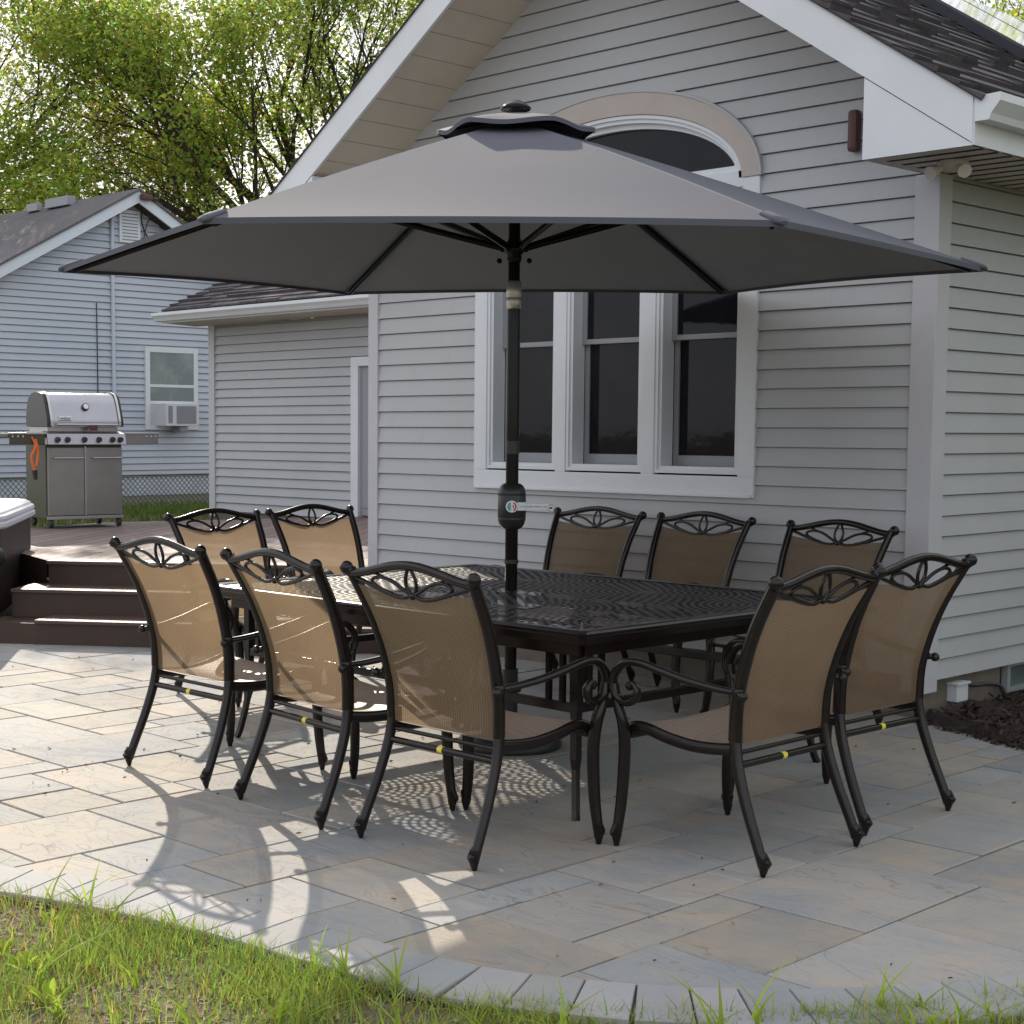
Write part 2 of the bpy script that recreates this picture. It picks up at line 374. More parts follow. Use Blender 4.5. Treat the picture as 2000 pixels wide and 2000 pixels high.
# random ashlar tiling on a .2 m module
U=.175; X0,Y0=-9.4,-8.2; NX,NY=70,54
occ=[[0]*NY for _ in range(NX)]; rnd=random.Random(21)
pm=MB(); sizes=[(4,3),(3,4),(3,3),(4,2),(2,3),(3,2),(5,3),(2,2),(4,4),(3,2),(2,1),(1,2),(1,1)]
pal=[(1.0,1.0,1.0),(1.04,1.0,.94),(1.05,.99,.90),(.93,.98,1.02),(.95,.99,1.02),(1.0,.98,.95),(.92,.96,.99),(1.05,1.02,.96)]
for j in range(NY):
    for i in range(NX):
        if occ[i][j]: continue
        cand=sizes[:8]; cand=cand[:]; rnd.shuffle(cand); cand=cand+sizes[8:]+[(1,1)]
        for (a,b_) in cand:
            if i+a<=NX and j+b_<=NY and not any(occ[i+p][j+q] for p in range(a) for q in range(b_)):
                break
        for p in range(a):
            for q in range(b_): occ[i+p][j+q]=1
        x0=X0+i*U; y0=Y0+j*U; x1=x0+a*U; y1=y0+b_*U
        if y1>5 or y0>0.02 and x0>-4.15: continue
        if min(gfun(x) if x<2.62 else 99 for x in (x0,x1))>y1+.4 or (x0>2.62): continue
        col=pal[rnd.randrange(len(pal))]; v=rnd.uniform(.88,1.08); col=tuple(c*v for c in col)
        gp=.0042; base=[(x0+gp,y0+gp),(x1-gp,y0+gp),(x1-gp,y1-gp),(x0+gp,y1-gp)]
        # clip against inner curve
        pieces=[]
        ylo=min(gfun(min(x,2.61)) for x in (x0,x1)); yhi=max(gfun(min(x,2.61)) for x in (x0,x1))
        if y0>=yhi: pieces=[base]
        else:
            for (pa,pb),(pc,pd) in zip(INc,INc[1:]):
                if pc<x0 or pa>x1: continue
                q=clip_half(base,1,0,-pa); q=clip_half(q,-1,0,pc) if len(q)>2 else q
                if len(q)<3: continue
                s=(pd-pb)/(pc-pa+1e-9); q=clip_half(q,-s,1,-(pb-s*pa))
                if len(q)>2: pieces.append(q)
        fin=[]
        for q in pieces: fin+=keep_back(q)
        whole=len(fin)==1 and len(fin[0])==4 and fin[0]==base
        dz=rnd.uniform(-.003,.002)
        for q in fin:
            if whole:
                e=.004; inn=[(x0+gp+e,y0+gp+e),(x1-gp-e,y0+gp+e),(x1-gp-e,y1-gp-e),(x0+gp+e,y1-gp-e)]
                vs=[(x,y,dz) for x,y in inn]+[(x,y,dz-.004) for x,y in base]+[(x,y,-.02) for x,y in base]
                pm.add(vs,[(0,1,2,3)]+[(4+k,4+(k+1)%4,(k+1)%4,k) for k in range(4)]+[(8+k,8+(k+1)%4,4+(k+1)%4,4+k) for k in range(4)],False,col)
            else:
                n_=len(q); pm.add([(x,y,dz) for x,y in q]+[(x,y,-.02) for x,y in q],[tuple(range(n_))]+[(n_+k,n_+(k+1)%n_,(k+1)%n_,k) for k in range(n_)],False,col)
tag(pm.build('patio',M_paver),kind='structure')
# sand bed under the stones
sb=MB()
for (pa,pb),(pc,pd) in zip(INc,INc[1:]):
    sb.poly([(pa,pb-.295,-.010),(pc,pd-.295,-.010),(pc,6 if pc<-4.2 else -.02,-.012),(pa,6 if pa<-4.2 else -.02,-.012)])
tag(sb.build('patio_bed',M_sand),kind='structure')
# soldier course border
bd=MB(); L_=0; segs=[Vector((x,y,0)) for x,y in INc]; dist=[0]
for a,b_ in zip(segs,segs[1:]): dist.append(dist[-1]+(b_-a).length)
def at_len(s):
    for i in range(len(dist)-1):
        if dist[i]<=s<=dist[i+1]:
            t=(s-dist[i])/(dist[i+1]-dist[i]+1e-9); p=segs[i].lerp(segs[i+1],t)
            tg=(segs[min(i+2,len(segs)-1)]-segs[max(i-1,0)]).normalized(); return p,Vector((tg.y,-tg.x,0))
    return segs[-1],Vector((1,0,0))
s=0
while s<dist[-1]-.3:
    wd=rnd.choice((.135,.145,.125)); p0,n0=at_len(s+.0022); p1,n1=at_len(s+wd-.0022); D=.255
    v=rnd.uniform(.88,1.08); col=(v*rnd.uniform(.97,1.03),v,v*rnd.uniform(.98,1.04))
    q0=p0+n0*D; q1=p1+n1*D; e=.006
    c=(p0+p1+q0+q1)/4; top=[c+(p-c)*(1-.006/ .2) for p in (p0,q0,q1,p1)]; bot=[p0,q0,q1,p1]; z=rnd.uniform(.001,.004)
    vs=[(p.x,p.y,z) for p in top]+[(p.x,p.y,z-.004) for p in bot]+[(p.x,p.y,-.05) for p in bot]
    bd.add(vs,[(0,1,2,3)]+[(4+k,4+(k+1)%4,(k+1)%4,k) for k in range(4)]+[(8+k,8+(k+1)%4,4+(k+1)%4,4+k) for k in range(4)],False,col)
    s+=wd
tag(bd.build('patio_border',M_edge),kind='structure')
# mulch bed beside the house
mu=MB(); rows=[]
for i in range(34):
    row=[]
    for j in range(34):
        x=.0+i*.1; t=j/33
        ye=-.09-.42*x if x<2.7 else -1.3
        y=(ye+.02)*(1-t)+6*t*t+ (0 if j else 0)
        row.append((x,y,-.015+ (.0 if j==0 else .03+.03*sin(i*1.7+j*2.3)*sin(j*1.1+i*.6)+rnd.uniform(-.012,.012))))
    rows.append(row)
mu.sheet(rows); tag(mu.build('mulch_bed',M_mulch),kind='structure')

# ------------------------------------------------------------------ house
house=tag(empty('house',(0,0,0)),'single storey house with grey lap siding, white gable trim and arched window','house')
EXP=.1047
APX,APZ,SL=-2.05,4.505,.68     # where soffit meets wall at the gable peak
def lapface(m,pt,a,b,z0,z1,zt,out,gap=.009,back=.012):
    """one lap of siding between parameters a..b; pt(t,depth,z) gives a point; z0..zt slice of the lap z0..z1"""
    pass
def wall_front():
    m=MB(); z=.215; cxw=-2.075; rs=random.Random(12)
    def hl_(zz): return (APZ-zz)/SL
    def hole(zz):
        if zz<1.06: return None
        if zz<2.82: return (-3.1,-1.05)
        k=1-((zz-2.82)/.515)**2
        if k<=0.002: return None
        hw=1.005*sqrt(k); return (cxw-hw,cxw+hw)
    while z<APZ-.02:
        z1=min(z+EXP,APZ-.01); zs=[z+(z1-.006-z)*k/4 for k in range(5)] if 2.7<z<3.4 else [z,z1-.006]
        for za,zb in zip(zs,zs[1:]):
            ta=(za-z)/(z1-z); tb=(zb-z)/(z1-z); ya=-.021+.016*ta; yb_=-.021+.016*tb
            h=hole(za) if not(2.7<z<3.4) else hole((za+zb)/2)
            if z<1.06<z1 and False: h=None
            A0,B0=max(-4.1,APX-hl_(za)),min(0,APX+hl_(za)); A1,B1=max(-4.1,APX-hl_(zb)),min(0,APX+hl_(zb))
            S_=[(A0,B0,A1,B1)] if not h else [(A0,h[0],A1,h[0]),(h[1],B0,h[1],B1)]
            for a0,b0,a1,b1 in S_:
                if b0-a0<.01: continue
                m.poly([(a0,ya,za),(b0,ya,za),(b1,yb_,zb),(a1,yb_,zb)])
                if za==z and rs.random()<.55:
                    xs_=rs.uniform(a0+.1,b0-.05)
                    if b0-a0>.3: m.poly([(xs_,ya-.0025,za+.001),(xs_+.03,ya-.0006,za+.001),(xs_+.03,yb_-.0006,zb),(xs_,yb_-.0025,zb)]); m.poly([(xs_,ya-.0025,za+.001),(xs_,yb_-.0025,zb),(xs_,yb_,zb),(xs_,ya,za+.001)])
                if za==z:
                    m.poly([(a0,.010,za),(b0,.010,za),(b0,ya,za),(a0,ya,za)])
                if zb==zs[-1]:
                    m.poly([(a1,yb_,zb),(b1,yb_,zb),(b1,.010,zb),(a1,.010,zb)]); m.poly([(a1,.010,zb),(b1,.010,zb),(b1,.010,zb+.006),(a1,.010,zb+.006)])
        z=z1
    return m
wall_front().build('wall',M_siding,house)['label']='front gable wall with window'
m=MB(); z=.19
while z<2.72:
    z1=min(z+EXP,2.73); zq=z1-.006; m.poly([(.021,0,z),(.021,9,z),(.006,9,zq),(.006,0,zq)]); m.poly([(-.010,0,z),(.021,0,z),(.021,9,z),(-.010,9,z)]); m.poly([(.006,0,zq),(.006,9,zq),(-.010,9,zq),(-.010,0,zq)]); m.poly([(-.010,0,zq),(-.010,9,zq),(-.010,9,z1),(-.010,0,z1)]); z=z1
m.build('wall',M_siding,house)['label']='right side wall'
m=MB(); m.box((-4.1,0.02,.0),(-4.07,4.2,3.4)); m.build('wall',M_siding,house)['label']='left side wall'
m=MB(); m.box((-4.07,8.9,0),(0,9,2.7)); m.build('wall',M_siding,house)['label']='back wall'
# foundation
m=MB(); m.box((-4.09,.03,-.06),(-.03,.06,.22)); m.box((-.05,.03,-.06),(-.03,.90,.2)); m.box((-.05,1.7,-.06),(-.03,9,.2)); m.box((-.05,.90,-.06),(-.03,1.7,.03)); m.build('foundation',M_found,house)
# corner boards (L-shaped)
m=MB(); m.box((-.105,-.028,.13),(.026,-.0005,2.72),.004); m.box((.0005,-.0275,.131),(.028,.10,2.719),.004)
m.build('corner_board',M_corner,house)
m=MB(); m.box((-4.15,-.028,.13),(-4.055,.0,3.1),.004); m.build('corner_board',M_corner,house)
# rake soffit, fascia, roof
OY=-.6      # front overhang
SX=.49      # eave overhang
def ztop(x,off): return APZ+off-SL*abs(x-APX)
m=MB()
for sgn in (-1,1):
    xe=APX+sgn*(2.05+SX)
    pts=[(APX,OY,ztop(APX,-.02)),(xe,OY,ztop(xe,-.02)),(xe,.0,ztop(xe,-.02)),(APX,.0,ztop(APX,-.02))]
    # panelled soffit in strips
    n=16
    for k in range(n):
        a=APX+(xe-APX)*k/n; b2=APX+(xe-APX)*(k+1)/n; e=(b2-a)*.012
        m.poly([(a+e,OY,ztop(a+e,-.02)),(b2-e,OY,ztop(b2-e,-.02)),(b2-e,0,ztop(b2-e,-.02)),(a+e,0,ztop(a+e,-.02))])
        m.poly([(b2-e,OY,ztop(b2-e,-.02)),(b2+e,OY,ztop(b2+e,-.018)),(b2+e,0,ztop(b2+e,-.018)),(b2-e,0,ztop(b2-e,-.02))])
m.build('rake_soffit',M_soffit,house)
m=MB()
for sgn in (-1,1):
    xe=APX+sgn*(2.05+SX)
    T=.155; Bt=-.045
    y0,y1=OY-.022,OY+.0
    a=[(APX,ztop(APX,Bt)),(xe,ztop(xe,Bt)),(xe,ztop(xe,T)),(APX,ztop(APX,T))]
    vs=[(x,y0,z_) for x,z_ in a]+[(x,y1,z_) for x,z_ in a]
    m.add(vs,[(0,1,2,3),(7,6,5,4),(0,4,5,1),(1,5,6,2),(2,6,7,3)])
m.build('rake_fascia',M_trim,house)
# cornice return box and eave boxes at both corners
m=MB()
for sgn in (-1,1):
    xe=APX+sgn*(2.05+SX); xi=APX+sgn*(2.0-.003)
    zb=2.72
    pts=[(xi,zb),(xe,zb),(xe,ztop(xe,-.05)),(xi,ztop(xi,-.05))]
    y0=OY-.018
    m=MB(); m.poly([(x,y0,z_) for x,z_ in pts]); m.poly([(xi,y0,zb),(xi,y0,ztop(xi,-.05)),(xi,0,ztop(xi,-.05)),(xi,0,zb)])
    m.build('cornice_return',M_trim,house)
for sgn in (-1,1):
    m=MB()
    xe=APX+sgn*(2.05+SX); xw=APX+sgn*2.05
    n=70 if sgn>0 else 8; y_end=9
    for k in range(n):
        a=OY-.018+(y_end-OY)*k/n; b2=OY-.018+(y_end-OY)*(k+1)/n; e=(b2-a)*.16
        m.poly([(xw,a+e,2.722),(xe,a+e,2.722),(xe,b2-e,2.722),(xw,b2-e,2.722)]); m.poly([(xw,b2-e,2.722),(xe,b2-e,2.722),(xe,b2+e,2.732),(xw,b2+e,2.732)])
    xi=APX+sgn*2.0
    m.poly([(min(xi,xw),OY-.018,2.7225),(max(xi,xw),OY-.018,2.7225),(max(xi,xw),-.02,2.7225),(min(xi,xw),-.02,2.7225)])
    m.build('eave_soffit',M_soffit,house)
m=MB(); xe=SX
m.box((xe-.012,OY-.015,2.722),(xe+.008,9,2.935)); m.build('eave_fascia',M_trim,house)
# gutter (K style) along the right eave
m=MB(); prof=[(xe+.009,2.93),(xe+.009,2.822),(xe+.075,2.822),(xe+.085,2.85),(xe+.105,2.875),(xe+.125,2.90),(xe+.125,2.935),(xe+.112,2.935),(xe+.112,2.905),(xe+.02,2.85),(xe+.02,2.93)]
ya,yb=OY-.02,9
for a,b2 in zip(prof,prof[1:]): m.poly([(a[0],ya,a[1]),(b2[0],ya,b2[1]),(b2[0],yb,b2[1]),(a[0],yb,a[1])])
m.poly([(x,ya,z_) for x,z_ in prof[:8]]+[])
m.build('gutter',M_trim,house)
# shingles in stepped courses with individual tabs
def shingles(O,e1,e2,nrm,len1,len2,exp,seed,wmin=.14,wmax=.30,th=.008):
    """e1 along the eave, e2 up the slope"""
    r=random.Random(seed); m=MB(); k=0; s_=0
    O,e1,e2,nrm=Vector(O),Vector(e1),Vector(e2),Vector(nrm)
    while s_<len2:
        x=-r.uniform(0,wmax); 
        while x<len1:
            w_=r.uniform(wmin,wmax); x0,x1=max(0,x),min(len1,x+w_-.004); x+=w_
            if x1<=x0: continue
            t=th*r.choice((1,1,1.6,2.0)); v=r.uniform(.72,1.25); col=(v,v*r.uniform(.95,1.02),v*r.uniform(.95,1.05))
            jit=r.uniform(-.004,.004)
            a=O+e1*x0+e2*(s_+jit); b=O+e1*x1+e2*(s_+jit); c=O+e1*x1+e2*min(s_+exp*1.06,len2+.02); d=O+e1*x0+e2*min(s_+exp*1.06,len2+.02)
            m.add([a,b,c,d,a+nrm*t*1.8,b+nrm*t*1.8,c+nrm*.002,d+nrm*.002],[(4,5,6,7),(0,1,5,4),(1,2,6,5),(0,4,7,3)],False,col)
        s_+=exp
    return m
hl=sqrt(1+SL*SL); rise=(2.05+SX+.03)*hl
# right slope: eave at x=xe+.03
m=shingles((SX+.045,OY-.035,ztop(SX+.045,.165)),(0,1,0),(-1/hl,0,SL/hl),(SL/hl,0,1/hl),9.8,rise+.02,.135,3)
m.v+= []; m.build('roof',M_shingle,house)['label']='right roof slope of dark shingles'
m=MB(); m.box((0,0,0),(1,1,1)); 
def slab(sgn):
    m=MB(); xa=APX; xb=APX+sgn*(2.05+SX+.04)
    a=[(xa,ztop(xa,.156)),(xb,ztop(xb,.156)),(xb,ztop(xb,.163)),(xa,ztop(xa,.163))]
    vs=[(x,OY-.035,z_) for x,z_ in a]+[(x,9,z_) for x,z_ in a]
    m.add(vs,[(0,1,2,3),(7,6,5,4),(0,4,5,1),(1,5,6,2),(2,6,7,3)],False,(.8,.8,.8)); return m
slab(1).build('roof_deck',M_shingle,house)
m=shingles((-4.1-SX-.045,9,ztop(-4.1-SX-.045,.165)),(0,-1,0),(1/hl,0,SL/hl),(-SL/hl,0,1/hl),9.6,rise+.02,.135,4); m.build('roof',M_shingle,house)['label']='left roof slope of dark shingles'
slab(-1).build('roof_deck',M_shingle,house)
# left drip edge
# triple window, recessed into the opening
XW=[(-2.99,-2.49),(-2.33,-1.83),(-1.66,-1.155)]
WZ0,WZ1=1.25,2.76
m=MB(); F=-.030
m.box((-3.135,F,1.085),(-1.015,.0,1.20),.004)                       # bottom casing
m.box((-3.12,F-.012,1.083),(-1.03,F-.001,1.10),.003)
m.box((-3.135,F+.001,1.20),(-3.03,.0,2.825),.003); m.box((-1.12,F+.001,1.20),(-1.015,.0,2.825),.003)
for a,b2 in ((-2.45,-2.37),(-1.79,-1.70)): m.box((a,F+.003,1.20),(b2,.02,2.80),.003)
m.box((-3.03,F+.002,2.775),(-1.12,.02,2.865),.003)
for a,b2 in XW:    # stepped jamb mouldings
    for k,(e,y) in enumerate(((.04,-.020),(.02,-.008))):
        m.box((a-e,y,WZ0-e),(a-e+.02,.10,WZ1+.02)); m.box((b2+e-.02,y,WZ0-e),(b2+e,.10,WZ1+.02)); m.box((a-e+.02,y,WZ0-e),(b2+e-.02,.10,WZ0-e+.02))
    
m.build('window_casing',M_frame,house)
for i,(a,b2) in enumerate(XW):
    wmb=MB(); d0,d1=.075,.105; zr=1.985
    # upper sash (outer), lower sash (inner)
    for (z0,z1,y0,y1) in ((zr-.015,WZ1,d0,d0+.028),(WZ0,zr+.02,d1,d1+.028)):
        wmb.box((a,y0,z0),(a+.035,y1,z1),.002); wmb.box((b2-.035,y0,z0),(b2,y1,z1),.002)
        wmb.box((a+.035,y0+.001,z1-.035),(b2-.035,y1,z1),.002); wmb.box((a+.035,y0+.001,z0),(b2-.035,y1,z0+(.06 if z0==WZ0 else .03)),.002)
    wo=wmb.build('window',M_sash,house)
    g1=MB(); g1.box((a+.03,d0+.012,zr),(b2-.03,d0+.016,WZ1-.02)); g1.box((a+.03,d1+.012,WZ0+.04),(b2-.03,d1+.016,zr)); g1.build('pane',M_glass,wo)
# dark board behind the glass, painted as the unlit room
m=MB(); m.box((-3.1,.17,1.1),(-1.05,.175,3.36)); m.build('room_blackout',M_room,house)
# arch window over the triple window
def ell(a,b,n=40): return [(-2.075+a*cos(pi*k/n),2.825+b*sin(pi*k/n)) for k in range(n+1)]
def band(m,A,B,y0,y1):
    n=len(A)
    for k in range(n-1):
        q=[A[k],A[k+1],B[k+1],B[k]]
        m.poly([(x,y0,z_) for x,z_ in q]); 
        m.poly([(A[k][0],y0,A[k][1]),(A[k][0],y1,A[k][1]),(A[k+1][0],y1,A[k+1][1]),(A[k+1][0],y0,A[k+1][1])])
        m.poly([(B[k][0],y0,B[k][1]),(B[k+1][0],y0,B[k+1][1]),(B[k+1][0],y1,B[k+1][1]),(B[k][0],y1,B[k][1])])
aw=MB(); band(aw,ell(.945,.445),ell(.925,.425),-.028,.08); band(aw,ell(.925,.425),ell(.905,.402),-.014,.08); band(aw,ell(.905,.402),ell(.885,.372),.02,.09)
aw.box((-3.10,-.012,2.8655),(-1.05,.09,2.895)); aw.box((-3.12,-.018,2.80),(-2.95,.05,2.8645)); aw.box((-1.20,-.018,2.80),(-1.03,.05,2.8645)); aw.box((-1.19,-.016,2.8648),(-1.125,.05,2.90)); aw.box((-3.025,-.016,2.8648),(-2.96,.05,2.90))
awo=aw.build('window',M_frame,house); awo['label']='half-round arched window'
tb=MB(); band(tb,ell(1.062,.575),ell(.948,.448),-.036,.0); tb.build('arch_trim',M_archtrim,house)
tb=MB(); band(tb,ell(1.075,.588),ell(1.06,.573),-.042,.0); tb.build('arch_edge',M_siding,house)
gp=MB(); E_=ell(.89,.38); gp.poly([(x,.055,z_) for x,z_ in E_]); gp.build('pane',M_glass,awo)
# basement window, outlet and pipe on the side wall
m=MB(); m.box((-.035,.93,.03),(.0,.965,.19)); m.box((-.035,1.62,.03),(.0,1.66,.19)); m.box((-.035,.965,.03),(.0,1.62,.05)); m.box((-.035,.965,.17),(.0,1.62,.19)); bw=m.build('window',M_sash,house); bw['label']='low basement window'
m=MB(); m.box((-.03,.965,.05),(-.026,1.62,.17)); m.build('pane',M_glass2,bw)
m=MB(); m.box((-.03,.31,.05),(.03,.43,.15),.006); m.box((-.028,.30,.14),(.04,.44,.152),.003); m.build('outlet_box',M_ac,house)
m=MB(); m.tube(cat([(0,.44,.13),(.01,.55,.115),(0,.7,.105),(.0,.86,.07),(.01,.90,-.02)]),.011,6); m.build('cable',M_cable,house)
# maroon fitting on gable wall by the return
m=MB(); m.box((-.47,-.075,2.872),(-.415,-.017,3.085),.022); m.build('wall_fitting',M_maroon,house)
# floodlight under the eave corner
m=MB(); m.lathe((.22,-.27,2.68),[(.055,0),(.07,.02),(.07,.042)],16); fl=m.build('floodlight',M_lamp,house)
for dx,dy in ((.09,-.08),(-.03,-.12)):
    m=MB(); p=Vector((.22+dx,-.27+dy,2.665)); d=Vector((dx,dy,-.05)).normalized()
    m.tube([p-d*.05,p-d*.01,p+d*.02,p+d*.03],[.014,.022,.032,.033],12); m.build('lamp',M_lamp,fl)
# solar panels on right slope
def onroof(x,y,off): n=Vector((SL/hl,0,1/hl)); return Vector((x,y,ztop(x,.17)))+n*off
for k in range(4):
    ya=2.05+.02+k*1.03; yb=ya+1.0; xa,xb=.10,-1.75
    m=MB(); t0,t1=.035,.075
    lo=[onroof(x,y,t0) for x,y in ((xa,ya),(xa,yb),(xb,yb),(xb,ya))]; hi=[onroof(x,y,t1) for x,y in ((xa,ya),(xa,yb),(xb,yb),(xb,ya))]
    m.add(lo+hi,[(0,1,5,4),(1,2,6,5),(2,3,7,6),(3,0,4,7),(0,3,2,1),(4,5,6,7)])
    if k==0:  # mounting skirt along the near edge
        a=[onroof(x,ya-.03,o) for x,o in ((xa,.01),(xb,.01),(xb,.07),(xa,.07))]; bb=[onroof(x,ya-.003,o) for x,o in ((xa,.01),(xb,.01),(xb,.07),(xa,.07))]
        m.add(a+bb,[(0,1,2,3),(3,2,6,7),(7,6,5,4),(0,4,5,1)])
    so_=m.build('solar_panel',M_solarF,house)
    g1=MB(); g1.poly([onroof(x,y,t1+.003) for x,y in ((xa-.03,ya+.02),(xa-.03,yb-.02),(xb+.03,yb-.02),(xb+.03,ya+.02))]); g1.build('solar_cells',M_solar,so_)

# rear wing
def lap(m,p0,p1,z0,z1,nrm,exp=EXP,out=.024):
    p0,p1,nrm=Vector(p0),Vector(p1),Vector(nrm); z=z0
    while z<z1-.005:
        zt=min(z+exp,z1); a=Vector((0,0,z)); b=Vector((0,0,zt))
        b=b-Vector((0,0,.009)); c=Vector((0,0,zt)); k_=nrm*-.012
        m.poly([p0+a+nrm*out,p1+a+nrm*out,p1+b+nrm*.002,p0+b+nrm*.002]); m.poly([p0+a+k_,p1+a+k_,p1+a+nrm*out,p0+a+nrm*out]); m.poly([p0+b+nrm*.002,p1+b+nrm*.002,p1+b+k_,p0+b+k_]); m.poly([p0+b+k_,p1+b+k_,p1+c+k_,p0+c+k_]); z=zt
wing=house
m=MB(); lap(m,(-11.6,4.2,0),(-9.06,4.2,0),.47,2.70,(0,-1,0)); lap(m,(-9.06,4.2,0),(-7.9,4.2,0),2.25,2.70,(0,-1,0)); lap(m,(-7.9,4.2,0),(-4.1,4.2,0),.47,2.70,(0,-1,0)); 
m.box((-11.6,4.22,.4),(-11.57,9,2.7)); m.build('wall',M_siding,house)['label']='rear wing wall behind the deck'
m=MB(); m.box((-11.66,4.165,.40),(-11.545,4.2,2.71),.003); m.build('corner_board',M_corner,house)
m=MB(); m.box((-9.06,4.16,.5),(-8.94,4.24,2.24),.004); m.box((-7.99,4.16,.5),(-7.9,4.24,2.24),.004); m.box((-8.94,4.16,2.14),(-7.99,4.24,2.24),.004); dr=m.build('door',M_frame,house)
m=MB(); m.box((-8.94,4.20,.52),(-7.99,4.225,2.14)); m.box((-8.90,4.19,.60),(-8.04,4.2,2.08),.003); m.build('pane',M_sash,dr)
m=MB(); m.box((-11.6,4.2,-.05),(-4.1,4.23,.47)); m.build('foundation',M_found,house)
# wing roof and gutter
s2=.45; ye=3.72; ze=2.84
h2=sqrt(1+s2*s2)
m=shingles((-11.95,ye-.03,ze+.02),(1,0,0),(0,1/h2,s2/h2),(0,-s2/h2,1/h2),7.9,3.1,.14,9,.25,.5,.010); m.build('roof',M_shingle,house)['label']='rear wing roof of dark shingles'
m=MB(); 
for (y0_,z0_,y1_,z1_) in ((ye-.03,ze,7,ze+s2*(7-ye)),): m.add([(-11.95,y0_,z0_),(-4.1,y0_,z0_),(-4.1,y1_,z1_),(-11.95,y1_,z1_),(-11.95,y0_,z0_+.012),(-4.1,y0_,z0_+.012),(-4.1,y1_,z1_+.012),(-11.95,y1_,z1_+.012)],[(0,1,2,3),(4,5,6,7),(0,4,7,3)],False,(.7,.7,.7))
m.build('roof_deck',M_shingle,house)
m=MB(); gx0,gx1=-12.02,-4.13; pr=[(ye-.03,ze-.11),(ye-.09,ze-.105),(ye-.11,ze-.07),(ye-.135,ze-.04),(ye-.135,ze-.005),(ye-.12,ze-.005),(ye-.12,ze-.03),(ye-.03,ze-.03)]
for a,b2 in zip(pr,pr[1:]): m.poly([(gx0,a[0],a[1]),(gx1,a[0],a[1]),(gx1,b2[0],b2[1]),(gx0,b2[0],b2[1])])
m.poly([(gx0,y,z_) for y,z_ in pr[:6]]); m.build('gutter',M_trim,house)
m=MB(); m.poly([(-11.95,ye-.03,ze-.12),(-4.13,ye-.03,ze-.12),(-4.13,4.2,2.70),(-11.95,4.2,2.70)]); m.poly([(-11.95,ye-.03,ze-.12),(-11.95,4.2,2.70),(-11.95,7,4.2),(-11.95,ye-.03,ze)]); m.build('eave_soffit',M_soffit,house)
m=MB(); m.box((-11.95,ye-.030,ze-.125),(-4.13,ye-.010,ze+.005)); m.build('eave_fascia',M_trim,house)
m=MB(); m.poly([(-11.6,4.24,2.702),(-4.1,4.24,2.702),(-4.1,9,2.702),(-11.6,9,2.702)]); m.poly([(-11.95,ye,ze-.02),(-4.1,ye,ze-.02),(-4.1,9,ze-.02+s2*5.2),(-11.95,9,ze-.02+s2*5.2)]); m.build('attic_deck',M_riser,house)

# ------------------------------------------------------------------ neighbour house
nb=tag(empty('neighbour_house',(-17.3,6.8,0)),'pale blue-grey neighbouring house with a gable end, seen past the deck','house')
def W(o):
    if o.parent is nb: o.matrix_parent_inverse=Matrix.Translation((17.3,-6.8,0))
    return o
NX_=-17.3; NA=(6.80,5.18); nsl=.545
m=MB(); z=.695
while z<4.96:
    z1=min(z+EXP*1.0,4.98); 
    def yr(zz): hwid=min(4.6,(4.99-zz)/nsl+.0); return NA[0]-hwid,NA[0]+hwid
    (a0,b0),(a1,b1)=yr(z),yr(z1)
    zq=z1-.014; m.poly([(NX_+.026,a0,z),(NX_+.026,b0,z),(NX_+.006,b1,zq),(NX_+.006,a1,zq)]); m.poly([(NX_-.012,a0,z),(NX_-.012,b0,z),(NX_+.026,b0,z),(NX_+.026,a0,z)]); m.poly([(NX_+.006,a1,zq),(NX_+.006,b1,zq),(NX_-.012,b1,zq),(NX_-.012,a1,zq)]); m.poly([(NX_-.012,a1,zq),(NX_-.012,b1,zq),(NX_-.012,b1,z1),(NX_-.012,a1,z1)]); z=z1
W(m.build('wall',M_siding2,nb))
m=MB(); m.box((NX_-.03,2.2,-.05),(NX_-.005,11.4,.695)); W(m.build('foundation',mat('pale_foundation',(.60,.64,.67),.8,noise=(3,(.50,.54,.57),.4,.7)),nb))
m=MB()
for sg in (-1,1):
    ye_=NA[0]+sg*5.0
    for (yy,T,B) in ((0,0,-.20),):
        a=[(NA[0],NA[1]-.02),(ye_,NA[1]-.02-nsl*5.0),(ye_,NA[1]-.22-nsl*5.0),(NA[0],NA[1]-.22)]
        vs=[(NX_+.30,y,z_) for y,z_ in a]+[(NX_+.27,y,z_) for y,z_ in a]
        m.add(vs,[(0,1,2,3),(7,6,5,4),(0,4,5,1),(3,2,6,7)])
W(m.build('rake_fascia',mat('neighbour_trim',(.66,.72,.78),.45),nb))
m=MB()
for sg in (-1,1):
    ye_=NA[0]+sg*5.05; z0_=NA[1]; z1_=NA[1]-nsl*5.05
    m.add([(NX_+.33,NA[0],z0_),(NX_+.33,ye_,z1_),(NX_-11,ye_,z1_),(NX_-11,NA[0],z0_),(NX_+.33,NA[0],z0_-.04),(NX_+.33,ye_,z1_-.04),(NX_-11,ye_,z1_-.04),(NX_-11,NA[0],z0_-.04)],[(0,1,2,3),(7,6,5,4),(0,4,5,1),(1,5,6,2)])
W(m.build('roof',M_nroof,nb))
m=MB(); m.box((NX_-2.0,6.5,NA[1]-.12),(NX_-1.3,6.66,NA[1]+.03),.01); m.box((NX_-2.6,6.5,NA[1]-.12),(NX_-2.25,6.60,NA[1]+.01),.01); W(m.build('roof_vent',M_sash,nb))
m=MB(); m.box((NX_+.012,6.605,4.36),(NX_+.05,6.99,4.87),.003); gv=W(m.build('gable_vent',M_frame,nb))
m=MB(); 
for k in range(9): m.box((NX_+.051,6.65,4.40+k*.05),(NX_+.056,6.94,4.415+k*.05))  # dark strips painted as the shade between the vent slats
W(m.build('louvre_shade',mat('louvre_shadow',(.22,.27,.33),.7),gv))
